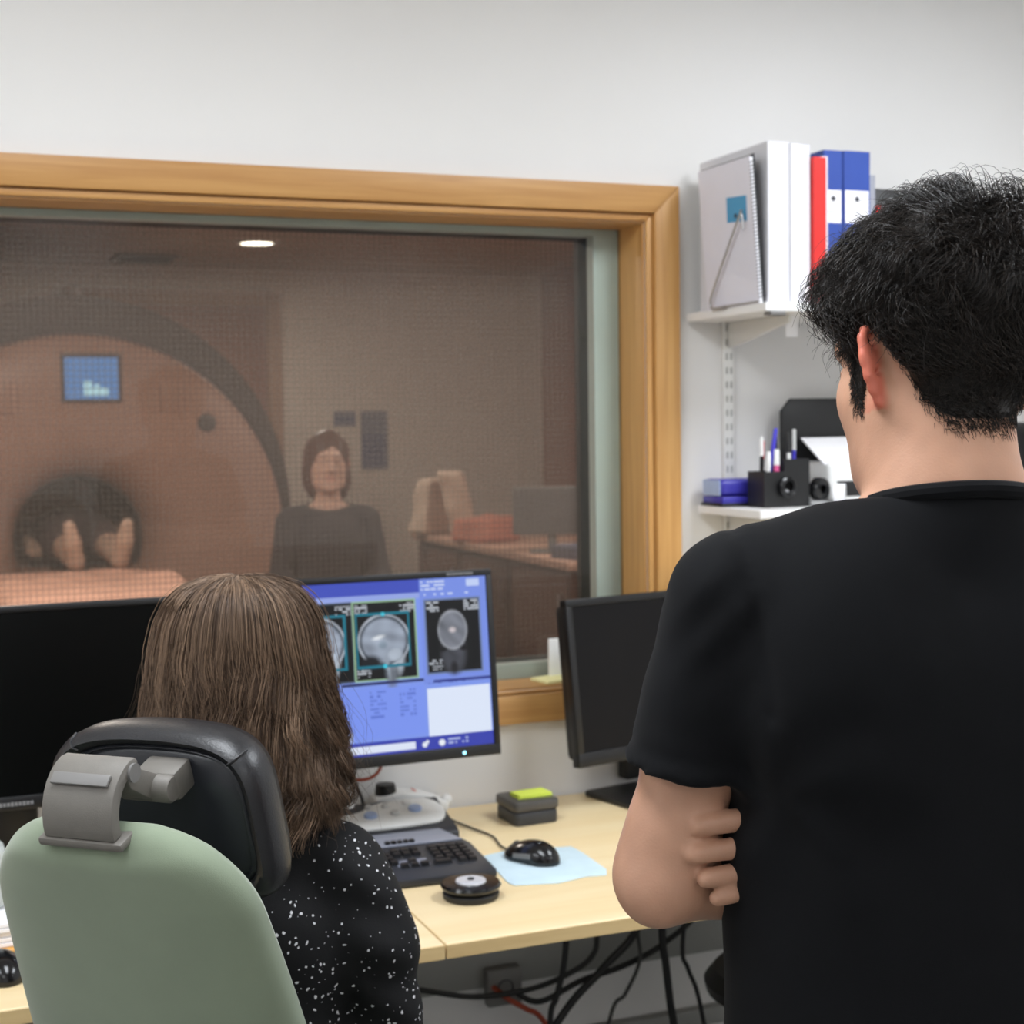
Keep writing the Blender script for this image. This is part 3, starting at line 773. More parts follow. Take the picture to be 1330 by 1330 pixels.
for rI in range(5):
    yk = 0.030 - 0.0188 * rI - 0.018
    if rI < 4:
        for c in range(14): key(-0.205 + P_ * c + 0.004 * rI * (c > 0), yk)
    else:
        for xk, wk in ((-0.203, 0.022), (-0.179, 0.02), (-0.156, 0.02), (-0.098, 0.09), (-0.04, 0.02), (-0.016, 0.02), (0.006, 0.018), (0.030, 0.022)): key(xk, yk, wk)
for c in range(3):
    for rI in (0, 1): key(0.066 + P_ * c, 0.012 - P_ * rI)
key(0.066 + P_, 0.012 - P_ * 3)
for c in range(3): key(0.066 + P_ * c, 0.012 - P_ * 4)
for rI in range(5):
    for c in range(4):
        if rI == 4 and c == 1: continue
        key(0.138 + P_ * c, 0.012 - P_ * rI, 0.0155 if not (rI == 4 and c == 0) else 0.034)
for c in range(5): key(0.066 + 0.012 * c, 0.058, 0.010, 0.010)
for c in range(12): key(-0.19 + 0.02 * c, 0.058, 0.016, 0.009)

# scanner control box: dark wedge with a white curved button panel
cb = thing('control_box', 'white-topped scanner control box with round blue buttons behind the keyboard', 'control panel', (0.845, -0.165, DZ), rad(-2))
TX = Matrix(((0, 0, 1, 0), (1, 0, 0, 0), (0, 1, 0, 0), (0, 0, 0, 1)))   # prism (y,z) extruded in x
G().prism([(-0.085, 0.0), (0.075, 0.0), (0.075, 0.052), (-0.066, 0.026), (-0.085, 0.019)], -0.095, 0.155, 0.004, TX).obj('body', m_kb, cb)
pan = []
for k in range(21):
    u_ = k / 20; pan.append((-0.088 + 0.203 * u_, 0.012 + 0.048 * (1 / (1 + math.exp(-(u_ - 0.42) * 14)))))
pan += [(0.115 + 0.034 * math.sin(a), 0.004 + 0.056 * math.cos(a)) for a in [PI * k / 12 for k in range(1, 12)]]
pan += [(0.115 - 0.203 * k / 12, -0.052 - 0.008 * math.sin(PI * k / 12)) for k in range(13)]
cT = Matrix.Translation((0, 0, 0.0385)) @ Matrix.Rotation(rad(10.5), 4, 'X')
G(cT).prism(pan, 0.0, 0.007, 0.002).obj('button_panel', m_white, cb)
m_bblue = M('pale_blue_button', (168, 188, 226), 0.35, var=0.02)
m_bgrey = M('pale_grey_button', (206, 206, 204), 0.4, var=0.02)
for (bx_, by_, r_, mm) in ((-0.005, -0.005, 0.0135, m_bblue), (0.09, 0.008, 0.0135, m_bblue), (0.045, -0.004, 0.009, m_bgrey), (0.082, 0.038, 0.011, m_white), (0.035, 0.033, 0.008, m_bgrey), (0.0, 0.033, 0.008, m_bgrey), (-0.075, -0.012, 0.008, m_bgrey)):
    G(cT).lathe([(0, 0.006), (r_, 0.006), (r_, 0.011), (r_ * 0.8, 0.0135), (0, 0.0135)], 20, (bx_, by_, 0)).obj('button', mm, cb)
# white handset unit with black knob
hs = thing('handset', 'white desk intercom with a black knob behind the control box', 'intercom', (0.945, -0.045, DZ), rad(-3)); hs.scale = (1, 1, 1.3)
G().prism([(-0.065, 0.0), (0.06, 0.0), (0.095, 0.01), (0.095, 0.024), (0.045, 0.040), (-0.005, 0.046), (-0.065, 0.040)], -0.03, 0.03, 0.006, Matrix(((1, 0, 0, 0), (0, 0, 1, 0), (0, 1, 0, 0), (0, 0, 0, 1)))).obj('body', m_white, hs)
G().lathe([(0, 0.041), (0.021, 0.041), (0.022, 0.047), (0.020, 0.058), (0, 0.059)], 24, (-0.035, 0, 0)).obj('knob', m_black, hs)
G().ball((0.092, -0.012, 0.024), (0.014, 0.012, 0.011)).obj('end_button', m_white, hs)
m_redm = M('red_mark', (226, 150, 140), 0.5)
G().lathe([(0, 0), (0.006, 0), (0.006, 0.002), (0, 0.002)], 16, (0.025, 0, 0.0435), (0, rad(28), 0)).obj('indicator', m_redm, hs)
# white box standing on the monitor foot
wb = thing('small_box', 'small white box standing below the lit monitor beside the hair', 'box', (0.724, -0.2575, DZ))
G().bx(-0.055, 0.055, -0.012, 0.012, 0.090, 0.150, 0.004).obj('body', m_white, wb)
G().bx(-0.028, 0.012, -0.006, 0.006, 0.0, 0.092, 0.002).obj('stem', m_black, wb)
cable('orange cable looping below the lit monitor', [(0.775, -0.16, 0.90), (0.79, -0.20, 0.866), (0.82, -0.21, 0.860), (0.85, -0.20, 0.872), (0.875, -0.17, 0.91)], 0.0035, m_orange)
cable('thin black cable dropping from the lit monitor to the desk', [(0.79, -0.17, 0.90), (0.815, -0.14, 0.845), (0.848, -0.085, 0.785), (0.850, -0.060, 0.745), (0.80, -0.045, 0.7335)], 0.003)

# ------------------------------------------------------------------ mouse on pale blue cloth
m_pad = M('pale_blue_pad', (203, 224, 234), 0.8, var=0.04, scale=25)
pad = G().prism([(0.995, -0.385), (1.05, -0.368), (1.175, -0.395), (1.178, -0.44), (1.172, -0.56), (1.158, -0.59), (1.12, -0.583), (1.06, -0.598), (0.983, -0.578), (0.978, -0.56)], DZ + 0.0003, DZ + 0.0025, 0.0008).obj('mouse_pad', m_pad)
tag(pad, 'pale blue cloth mouse pad with uneven edges', 'mouse pad')
def mouse(label, x, y, z, rz, tailpts=None):
    t = thing('mouse', label, 'mouse', (x, y, z), rz, 'black mice')
    f = Field(np.arange(-0.045, 0.0451, 0.0018), np.arange(-0.075, 0.0751, 0.0018), np.arange(-0.004, 0.055, 0.0018))
    f.ell((0, -0.012, 0.004), (0.033, 0.048, 0.036), 0.012).ell((0, 0.025, 0.002), (0.029, 0.038, 0.026), 0.02)
    X, Y, Z = f.grid(); f.d = np.maximum(f.d, 0.0005 - Z); f.d = np.maximum(f.d, np.abs(X) - 0.0315 + 0.1 * np.maximum(0.02 - Z, 0))
    V, F = f.nets(); b = mesh_np('shell', relax(V, F, 1), F, m_blackg, t)
    G().tube([(0, 0.008, 0.0372), (0, 0.022, 0.0320), (0, 0.034, 0.0288), (0, 0.046, 0.0248), (0, 0.056, 0.0170)], 0.0010, 6, 4).obj('button_gap', m_dgrey, t)
    G().lathe([(0, -0.0045), (0.009, -0.0045), (0.011, -0.002), (0.011, 0.002), (0.009, 0.0045), (0, 0.0045)], 20, (0, 0.036, 0.0205), (0, PI / 2, 0)).obj('scroll_wheel', m_dgrey, t)
    G().prism([(-0.02, 0.012), (0.022, 0.008), (0.022, 0.017), (-0.02, 0.022)], -0.0318, -0.030, 0.0005, TX).obj('side_button', m_mgrey, t)
    return t
mouse('black computer mouse resting on the pale blue pad', 1.070, -0.452, DZ + 0.0027, rad(28))
mouse('black mouse at the far left edge beside the green chair', 0.112, -0.665, DZ, rad(10))
cable('thin mouse cable curving from the mouse past the control box', [(1.045, -0.395, DZ + 0.010), (1.05, -0.34, DZ + 0.004), (1.06, -0.27, DZ + 0.004), (1.045, -0.20, DZ + 0.004), (1.03, -0.13, DZ + 0.004), (1.02, -0.07, DZ + 0.004)], 0.0022)
# round jog controller
pk = thing('jog_controller', 'round black controller with a silver cap at the desk front', 'controller', (0.890, -0.606, DZ))
G().lathe([(0, 0), (0.046, 0), (0.049, 0.004), (0.049, 0.010), (0.044, 0.014), (0.036, 0.0145), (0, 0.0145)], 40).obj('base', m_black, pk)
G().lathe([(0, 0.014), (0.036, 0.014), (0.050, 0.018), (0.053, 0.023), (0.050, 0.028), (0.030, 0.029), (0, 0.029)], 40).obj('ring', m_blackg, pk)
G().lathe([(0, 0.0285), (0.027, 0.0285), (0.026, 0.0315), (0.012, 0.0335), (0.008, 0.0325), (0, 0.0325)], 32).obj('cap', M('silver_cap', (226, 226, 230), 0.3, 0.35), pk)
G().lathe([(0, 0.032), (0.006, 0.032), (0.006, 0.034), (0, 0.034)], 16).obj('centre_mark', m_black, pk)
# grey note tray with yellow notes
nt_ = thing('note_tray', 'dark grey note tray on the desk beside the mouse pad', 'tray', (1.178, -0.165, DZ), rad(3))
G().prism(rrect(0.098, 0.10, 0.012), 0.0, 0.028, 0.004).obj('lower_half', m_dgrey, nt_)
G().prism(rrect(0.102, 0.104, 0.012), 0.029, 0.050, 0.005).obj('upper_half', M('warm_dark_grey_plastic', (74, 72, 70), 0.4), nt_)
m_neon = M('yellow_green_paper', (222, 238, 92), 0.7, var=0.02)
for k in range(3):
    o = tag(G().box((0, 0, 0.0012), (0.078 - 0.002 * k, 0.045, 0.0022), 0.0004, 1).obj('sticky_note_pad', m_neon), ('lowest', 'middle', 'topmost')[k] + ' yellow-green note block in the dark note tray', 'note pad', 'yellow-green note blocks')
    o.location = (1.186, -0.168, DZ + 0.0502 + 0.0026 * k); o.rotation_euler = (0, 0, rad(3 + k))

# ------------------------------------------------------------------ things on the left desk
pp = thing('paper_stack', 'stack of white printed sheets standing at the far left behind the chair', 'papers', (-0.012, -0.45, DZ), rad(3))
for k in range(5):
    G().box((0.0015 * (k % 3), -0.001 * k, 0.004 + 0.008 * k), (0.297, 0.21, 0.0065), 0.0006, 1, rot=(0, 0, rad(0.8 * (k % 3 - 1)))).obj('sheet_bundle', m_paper, pp)
gb = thing('tissue_box', 'pale grey rounded box at the left screen edge', 'box', (0.085, -0.45, DZ + 0.0415))
G().box((0, 0, 0.055), (0.10, 0.07, 0.108), 0.018, 3).obj('body', M('pale_grey_card', (186, 192, 190), 0.6), gb)
G().box((0, 0, 0.112), (0.05, 0.02, 0.004), 0.002).obj('slot', m_mgrey, gb)
rw = thing('card_box', 'small white packet with a red mark below the left monitor', 'packet', (0.265, -0.36, DZ + 0.0132))
G().bx(-0.035, 0.035, -0.012, 0.012, 0.0, 0.155, 0.002).obj('packet', m_paper, rw)
G().lathe([(0, 0), (0.019, 0), (0.019, 0.002), (0, 0.002)], 24, (0, -0.0121, 0.125), (PI / 2, 0, 0)).obj('red_mark', M('red_print', (206, 52, 52), 0.6), rw)
m_pink = M('orange_folder', (226, 170, 92), 0.6)
tag(G().box((-0.010, -0.458, DZ + 0.0017), (0.312, 0.232, 0.003), 0.0008, 1, rot=(0, 0, rad(3))).obj('folder', m_pink), 'orange folder lying under the white sheets at the left', 'folder')
pp.location.z = DZ + 0.0035
# on the window sill
cd = tag(G().box((1.366, 0.085, OZ0 + 0.004 + 0.045), (0.055, 0.012, 0.09), 0.002).obj('sill_card', m_white), 'small white upright card on the window sill', 'card')
sn = tag(G().box((1.338, 0.052, OZ0 + 0.008), (0.085, 0.07, 0.007), 0.001, rot=(0, 0, rad(12))).obj('sill_notes', M('pale_yellow_paper', (246, 240, 178), 0.7)), 'pale yellow note pad lying on the window sill', 'note pad')
# ------------------------------------------------------------------ wall shelves
m_rail = M('white_steel_rail', (232, 231, 228), 0.4, 0.1, var=0.01)
m_slot = M('slot_shadow_steel', (160, 160, 156), 0.6)
for lx, lb in ((1.752, 'white slotted shelf rail on the wall beside the window'), (2.62, 'white slotted shelf rail behind the standing man')):
    t = thing('shelf_rail', lb, 'rail', (lx, 0, 1.10), 0, 'slotted shelf rails')
    G().bx(-0.0125, 0.0125, -0.0125, -0.0005, 0, 0.80, 0.0015, 1).obj('channel', m_rail, t)
    for k in range(24):
        for s in (-1, 1):
            G().bx(s * 0.0055 - 0.0022, s * 0.0055 + 0.0022, -0.0130, -0.0120, 0.012 + k * 0.032, 0.027 + k * 0.032).obj('slot', m_slot, t, False)
def shelf(label, x0, x1, dep, ztop, brl):
    t = thing('wall_shelf', label, 'shelf', (x0, 0, ztop), 0, 'white wall shelves beside the window')
    G().bx(0, x1 - x0, -dep, -0.0145, -0.018, 0, 0.0015, 1).obj('board', m_shelf, t)
    for bx_ in (1.752 - x0, 2.62 - x0):
        G().prism([(-0.014, -0.0185), (-0.014, -0.075), (-0.03, -0.075), (-brl, -0.033), (-brl, -0.0185)], bx_ - 0.004, bx_ + 0.004, 0.001, TX).obj('bracket', m_rail, t)
    return t
UZ, LZ = 1.790, 1.360
su = shelf('upper white wall shelf carrying the binders', 1.642, 2.95, 0.352, UZ, 0.27)
sl = shelf('lower white wall shelf carrying pens and printer', 1.668, 2.95, 0.285, LZ, 0.22)
tag(G().box((1.768, -0.25, UZ - 0.0187 - 0.0225), (0.032, 0.0006, 0.045), 0, rot=(0, 0, 0.1)).obj('paper_tag', m_paper), 'white paper tag hanging from the upper shelf front', 'tag')
tag(G().box((1.668, -0.345, UZ - 0.0225), (0.035, 0.03, 0.008), 0.002).obj('shelf_clip', m_mgrey), 'grey clip under the front corner of upper shelf', 'clip')

m_bblue_ = M('royal_blue_cover', (44, 74, 158), 0.45, var=0.04)
m_bred = M('red_cover', (222, 44, 40), 0.4, var=0.03)
m_bwht = M('white_cover', (226, 225, 230), 0.45, var=0.015)
m_pages = M('page_edges', (228, 226, 220), 0.8, var=0.05, scale=80)
m_gfold = M('grey_folder', (158, 160, 170), 0.5)
m_ink = M('dark_ink', (58, 58, 64), 0.6)
def binder(label, x0, x1, yf, h, dep, mat, lab=False, ring=False, faint=0, cat='binder', name='ring_binder'):
    w_ = x1 - x0
    t = thing(name, label, cat, ((x0 + x1) / 2, yf, UZ + 0.0004), 0, 'binders and folders on the upper shelf')
    th = min(0.0028, w_ * 0.2)
    G().bx(-w_ / 2, -w_ / 2 + th, 0, dep, 0, h, 0.0008, 1).obj('front_cover', mat, t)
    G().bx(w_ / 2 - th, w_ / 2, 0, dep, 0, h, 0.0008, 1).obj('back_cover', mat, t)
    G().bx(-w_ / 2 + th, w_ / 2 - th, 0, 0.003, 0, h, 0.0006, 1).obj('spine', mat, t)
    G().bx(-w_ / 2 + th + 0.0005, w_ / 2 - th - 0.0005, 0.012, dep - 0.012, 0.004, h - 0.014).obj('pages', m_pages, t, False)
    if lab:
        l = G().bx(-w_ / 2 + 0.004, w_ / 2 - 0.004, -0.0008, 0.0, h * 0.535, h * 0.745).obj('label', m_paper, t, False)
        G().box((0, -0.0012, h * 0.69), (0.010, 0.0006, 0.010), 0, rot=(0, rad(45), 0)).obj('emblem', m_ink, l, False)
        G().bx(-0.014, 0.014, -0.0012, -0.0008, h * 0.60, h * 0.606).bx(-0.011, 0.011, -0.0012, -0.0008, h * 0.575, h * 0.58).obj('print', m_gfold, l, False)
    if ring:
        G().lathe([(0.009, -0.001), (0.012, -0.001), (0.012, 0.001), (0.009, 0.001)], 24, (0, -0.001, h * 0.28), (PI / 2, 0, 0)).obj('finger_ring', m_steel, t)
    if faint:
        g = G()
        for k in range(faint):
            zz = h * (0.9 - 0.8 * k / faint); g.bx(-w_ * 0.3, w_ * (0.1 + 0.2 * (k % 2)), -0.0005, 0.0, zz, zz + 0.004)
        g.obj('spine_print', m_gfold if w_ > 0.05 else m_pages, t, False)
    return t
binder('tall white binder with faint print next to the spiral notebook', 1.6645, 1.716, -0.325, 0.330, 0.285, m_bwht, faint=0)
binder('second white binder, touching the red one', 1.7185, 1.766, -0.325, 0.328, 0.285, m_bwht, faint=0)
binder('bright red folder between the white binders', 1.7685, 1.7985, -0.335, 0.302, 0.24, m_bred)
binder('slim white folder squeezed between red folder and blue binders', 1.8005, 1.8165, -0.315, 0.308, 0.24, m_bwht)
binder('narrow-looking royal blue binder behind the slim white folder', 1.8185, 1.8660, -0.295, 0.325, 0.27, m_bblue_, True)
binder('fully visible royal blue binder with white spine label', 1.8680, 1.9350, -0.295, 0.326, 0.27, m_bblue_, True, True)
binder('grey folder standing to the right of the blue binders', 1.9375, 1.9555, -0.285, 0.280, 0.23, m_gfold)
binder('thin dark red booklet beside the grey folder', 1.9575, 1.9665, -0.29, 0.215, 0.17, m_bred, cat='booklet', name='booklet')
binder('small white booklet before the black case', 1.9690, 1.9930, -0.30, 0.212, 0.17, m_bwht, cat='booklet', name='booklet')
bc = thing('black_case', 'black case at the binder row end, behind the man\'s hair', 'case', (2.14, -0.16, UZ + 0.0003))
G().box((0, 0, 0.133), (0.27, 0.10, 0.266), 0.006).obj('shell', m_black, bc)
G().tube([(-0.05, -0.052, 0.20), (-0.05, -0.068, 0.20), (0.05, -0.068, 0.20), (0.05, -0.052, 0.20)], 0.004, 6, 4).obj('handle', m_dgrey, bc)
# spiral notebook leaning left
nb = thing('spiral_notebook', 'white spiral notebook with blue sticker leaning at the binder row start', 'notebook', (1.6555, -0.325, UZ + 0.0015))
nb.rotation_euler = (0, rad(-4.3), 0)
G().bx(-0.004, 0.004, 0.012, 0.225, 0.0, 0.298, 0.0006, 1).obj('page_block', m_paper, nb)
G().bx(-0.0055, -0.0042, 0.010, 0.227, 0.0, 0.300, 0.0003, 1).obj('cover', M('pale_lilac_cover', (232, 230, 240), 0.5, var=0.015), nb)
G().bx(0.0042, 0.0055, 0.008, 0.228, 0.0, 0.304, 0.0003, 1).obj('back_board', m_dgrey, nb)
g = G()
for k in range(38):
    z0 = 0.012 + k * 0.0074
    g.tube([(-0.0058 * math.cos(a) * 1.15, 0.009 - 0.007 * math.sin(a), z0 + 0.001 * a) for a in [PI * j / 5 - 0.3 for j in range(7)]], 0.0009, 5, 0)
g.obj('wire_spiral', m_dgrey, nb)
m_sticker = M('sky_blue_sticker', (82, 160, 204), 0.6, var=0.03)
stk = G().box((-0.0057, 0.075, 0.200), (0.0006, 0.080, 0.052), 0, rot=(rad(4), 0, 0)).obj('sticker', m_sticker, nb, False)
G().box((-0.0062, 0.080, 0.187), (0.0004, 0.010, 0.008)).obj('sticker_mark', m_ink, stk, False)
we = thing('wire_bookend', 'bent grey wire bookend pressed against the spiral notebook', 'bookend', (1.645, -0.14, UZ + 0.003))
G().tube([(-0.005, -0.19, 0.0), (-0.005, -0.06, 0.0), (-0.006, 0.0, 0.0), (-0.006, 0.01, 0.012), (-0.009, -0.01, 0.04), (-0.020, -0.137, 0.178), (-0.0205, -0.143, 0.184), (-0.020, -0.148, 0.178), (-0.019, -0.150, 0.15)], 0.0026, 7, 6).obj('wire', m_steel, we)
G().bx(-0.014, 0.004, -0.06, 0.0, -0.0027, -0.0012).obj('wire_foot', m_steel, we, False)

# ---- lower shelf
m_bluebox = M('violet_blue_cover', (58, 54, 160), 0.35, var=0.05)
bb = thing('storage_box', 'violet-blue box lying at the left end of the lower shelf', 'box', (1.738, -0.075, LZ + 0.0004))
G().bx(-0.066, 0.066, -0.045, 0.045, 0.006, 0.022, 0.003).bx(-0.066, 0.066, -0.04, 0.045, 0.024, 0.060, 0.010, 3).obj('shell', m_bluebox, bb)
G().bx(-0.070, 0.070, -0.050, 0.047, 0.0, 0.007, 0.002).obj('base', m_black, bb)
G().bx(-0.0675, -0.0655, -0.035, 0.04, 0.024, 0.058, 0.0005).obj('end_cap', m_bblue, bb)
po = thing('pen_holder', 'black desk organiser full of pens on the lower shelf', 'pen holder', (1.792, -0.165, LZ + 0.0004))
def cup(x0, x1, y0, y1, h, th=0.003):
    return G().bx(x0, x1, y0, y0 + th, 0, h, 0.0006, 1).bx(x0, x1, y1 - th, y1, 0, h, 0.0006, 1).bx(x0, x0 + th, y0 + th, y1 - th, 0, h).bx(x1 - th, x1, y0 + th, y1 - th, 0, h).bx(x0 + th, x1 - th, y0 + th, y1 - th, 0, 0.003)
cup(-0.066, -0.012, -0.04, 0.03, 0.078).obj('low_cup', m_black, po)
cup(-0.012, 0.052, -0.035, 0.035, 0.104).obj('tall_cup', m_black, po)
G().lathe([(0.012, 0.0), (0.022, 0.0), (0.022, 0.012), (0.018, 0.014), (0.012, 0.012)], 28, (-0.012, -0.040, 0.044), (PI / 2, 0, 0)).obj('round_socket', m_blackg, po)
G().lathe([(0, 0.0), (0.0055, 0.0), (0.0055, 0.004), (0, 0.005)], 16, (-0.012, -0.041, 0.033), (PI / 2, 0, 0)).obj('silver_screw', m_steel, po)
m_pb = M('blue_pen_plastic', (70, 62, 200), 0.35); m_pr = M('pink_pen_plastic', (226, 92, 150), 0.35); m_prd = M('red_pen_plastic', (200, 40, 48), 0.35)
def pen(label, x, y, L, tx, ty, body, capm, r=0.0042, z0=0.0036):
    t = thing('pen', label, 'pen', (1.792 + x, -0.165 + y, LZ + z0), 0, 'pens in the black organiser')
    d = Vector((tx, ty, 1.0)).normalized(); L *= 1.2
    G().tube([(0, 0, 0.002), tuple(d * L * 0.72)], r, 10, 0).obj('barrel', body, t)
    G().tube([tuple(d * L * 0.72), tuple(d * L * 0.97), tuple(d * L)], [r * 1.15, r * 0.8], 10, 0).obj('cap', capm, t)
pen('black pen with a white tip leaning left in the low cup', -0.052, -0.005, 0.125, 0.02, 0.02, m_black, m_white)
pen('red-topped pen beside the black one in the low cup', -0.044, 0.012, 0.118, 0.05, 0.0, m_black, m_prd)
pen('blue marker leaning right, tallest of the low cup', -0.035, 0.006, 0.142, 0.16, 0.0, m_pb, m_pb, 0.0048)
pen('white pen low in the front of the low cup', -0.047, -0.022, 0.098, 0.03, 0.0, m_white, m_white, 0.005)
pen('pink highlighter in the front of the low cup', -0.027, -0.024, 0.102, 0.02, 0.0, m_pr, m_white, 0.0062)
pen('grey pencil at the left wall of the tall cup', 0.0, 0.01, 0.130, -0.03, 0.02, m_mgrey, m_dgrey, 0.0036)
pen('black and white pen in the middle of tall cup', 0.018, -0.008, 0.132, 0.0, 0.03, m_white, m_black, 0.0048)
pen('clear blue ballpoint at the right of the tall cup', 0.034, 0.004, 0.138, 0.02, 0.0, m_pb, m_bgrey, 0.0046)
tr_ = thing('tape_dispenser', 'black round tape dispenser right of the pen organiser', 'tape dispenser', (1.872, -0.195, LZ + 0.0004))
G().lathe([(0.010, -0.011), (0.024, -0.011), (0.026, -0.008), (0.026, 0.008), (0.024, 0.011), (0.010, 0.011)], 32, (0, 0, 0.036), (PI / 2, 0, 0.35)).obj('reel', m_blackg, tr_)
G().bx(-0.03, 0.035, -0.016, 0.016, 0, 0.012, 0.004).obj('base', M('clear_grey_plastic', (150, 150, 150), 0.25), tr_)
tp = thing('tape_roll', 'white paper tape roll standing before the printer', 'tape roll', (1.905, -0.225, LZ + 0.0004))
G().lathe([(0.0175, -0.012), (0.024, -0.012), (0.024, 0.012), (0.0175, 0.012)], 32, (0, 0, 0.0242), (PI / 2, 0, 0.9)).obj('tape', m_paper, tp)
G().lathe([(0.0145, -0.012), (0.0174, -0.012), (0.0174, 0.012), (0.0145, 0.012)], 32, (0, 0, 0.0242), (PI / 2, 0, 0.9)).obj('core', m_bgrey, tp)
pr = thing('printer', 'white printer with a raised black paper support on the lower shelf', 'printer', (2.025, -0.13, LZ + 0.0004))
G().bx(-0.12, 0.19, -0.055, 0.10, 0.0, 0.095, 0.012, 3).obj('body', m_white, pr)
G().bx(-0.10, 0.16, -0.058, -0.053, 0.018, 0.052, 0.001).obj('output_slot', m_black, pr)
G().prism([(-0.165, 0.092), (0.17, 0.092), (0.17, 0.238), (-0.140, 0.238), (-0.165, 0.210)], 0.068, 0.080, 0.002, Matrix(((1, 0, 0, 0), (0, 0, 1, 0), (0, 1, 0, 0), (0, 0, 0, 1)))).obj('paper_support', m_black, pr)
G().box((0.0, 0.005, 0.118), (0.25, 0.11, 0.003), 0, rot=(rad(32), 0, 0)).obj('paper_sheet', m_paper, pr, False)
sk = thing('shelf_speaker', 'black rounded speaker on the lower shelf right of the man\'s neck', 'speaker', (2.465, -0.18, LZ + 0.0004))
G().box((0, 0, 0.088), (0.11, 0.13, 0.176), 0.03, 4).obj('cabinet', m_black, sk)
G().lathe([(0, 0), (0.035, 0.0), (0.04, 0.004), (0.03, 0.003), (0, -0.004)], 28, (0, -0.066, 0.07), (PI / 2, 0, 0)).obj('driver_cone', m_dgrey, sk)
G().lathe([(0, 0), (0.012, 0.0), (0.014, 0.003), (0, 0.003)], 20, (0, -0.066, 0.13), (PI / 2, 0, 0)).obj('tweeter', m_mgrey, sk)

# ------------------------------------------------------------------ office chair
CH = thing('office_chair', 'sage green office chair with a black leather headrest on a grey bracket', 'chair', (0.408, -1.199, 0), rad(-42))
def fabric(name, rgb, dark):
    m = M(name, rgb, 0.9, var=0.06, scale=9, bump=0.10, bscale=1200, sheen=0.35)
    return m
m_sage = fabric('sage_velour', (130, 142, 120), None)
m_brk = M('grey_bracket_plastic', (112, 108, 102), 0.55, var=0.05, scale=60, bump=0.1, bscale=700)
m_leather = M('black_leather', (30, 30, 33), 0.36, var=0.06, scale=40, bump=0.15, bscale=380)
m_hshell = M('headrest_back_shell', (40, 42, 48), 0.3, var=0.04)
REC = rad(20)
BT = Matrix.Translation((0, -0.14, 0.566)) @ Matrix.Rotation(REC, 4, 'X')   # back plane: local x, y normal, z up along the back
def back_shape():
    # outline half-width against height along the back
    zs = np.linspace(0, 0.625, 70); xs = np.linspace(-1, 1, 61)
    V = []; Fq = []
    def hw(z):
        base = 0.180 + 0.010 * math.sin(z * 4.2) - 0.040 * (z / 0.625) ** 2
        top = 0.625 - z; r = 0.115
        if top < r: base = base - r + math.sqrt(max(r * r - (r - top) ** 2, 0)) 
        if z < 0.08: base -= 0.08 - math.sqrt(max(0.08 ** 2 - (0.08 - z) ** 2, 0))
        return max(base, 0.004)
    for side in (0, 1):
        for z in zs:
            h_ = hw(z)
            for s in xs:
                e = (1 - abs(s) ** 6) ** 0.5
                ez = min(1.0, math.sqrt(max(0.0, (0.625 - z) / 0.035))) * min(1.0, math.sqrt(max(0.0, z / 0.03)))
                th = 0.032 * e * ez
                curve = 0.06 * (s * h_ / 0.2) ** 2 * 0.5
                yb = curve + (-th if side == 0 else th * 0.7)
                V.append((s * h_, yb, z))
    n = 61; m_ = 70; off = n * m_
    for side in (0, 1):
        for i in range(m_ - 1):
            for j in range(n - 1):
                a = side * off + i * n + j
                q = (a, a + 1, a + n + 1, a + n); Fq.append(q if side == 0 else q[::-1])
    for i in range(m_ - 1):
        for j in (0, n - 1):
            a = i * n + j; q = (a, a + n, a + n + off, a + off); Fq.append(q if j == 0 else q[::-1])
    for i in (0, m_ - 1):
        for j in range(n - 1):
            a = i * n + j; q = (a, a + 1, a + 1 + off, a + off); Fq.append(q[::-1] if i == 0 else q)
    g = G(BT).raw(V, Fq); bmesh.ops.remove_doubles(g.bm, verts=g.bm.verts[:], dist=1e-5)
    return g
back_shape().obj('backrest', m_sage, CH, angle=80)
# seam piping along both side edges, grey bracket, headrest
g = G(BT)
g.bx(-0.052, 0.048, -0.0325, 0.0, 0.610, 0.6195, 0.003).obj('bracket_collar', m_brk, CH)
# arched bracket: rises from the top of the back and bows forward
arc = []
for k in range(9):
    a = rad(90 * k / 8); arc.append((-0.030 + 0.055 * (1 - math.cos(a)), 0.620 + 0.062 * math.sin(a)))
inner = [(-0.016 + 0.041 * (1 - math.cos(rad(90 * k / 8))), 0.620 + 0.047 * math.sin(rad(90 * k / 8))) for k in range(9)]
poly = arc + [(0.034, 0.680), (0.037, 0.6745), (0.034, 0.668)] + inner[::-1]
GB = G(BT @ TX); GB.prism(poly, -0.044, 0.040, 0.002); brk = GB.obj('headrest_bracket', m_brk, CH)
G(BT).box((-0.002, -0.0045, 0.6752), (0.068, 0.013, 0.004), 0.0012, rot=(rad(30), 0, 0)).obj('grip_strip', m_mgrey, brk)
G(BT).lathe([(0, 0), (0.010, 0), (0.010, 0.003), (0, 0.003)], 20, (0.040, 0.024, 0.668), (0, PI / 2, 0)).obj('pivot_screw', m_mgrey, brk)
G(BT @ TX).prism([(0.018, 0.672), (0.040, 0.664), (0.074, 0.634), (0.074, 0.612), (0.052, 0.616), (0.023, 0.648)], -0.010, 0.034, 0.003).obj('hinge_arm', m_brk, CH)
G(BT).lathe([(0, -0.03), (0.013, -0.03), (0.015, -0.027), (0.015, 0.027), (0.013, 0.03), (0, 0.03)], 24, (0.022, 0.066, 0.622), (0, PI / 2, 0)).obj('hinge_barrel', m_brk, CH)
G(BT).box((0.028, 0.088, 0.620), (0.050, 0.034, 0.034), 0.004).obj('mount_block', m_brk, CH)
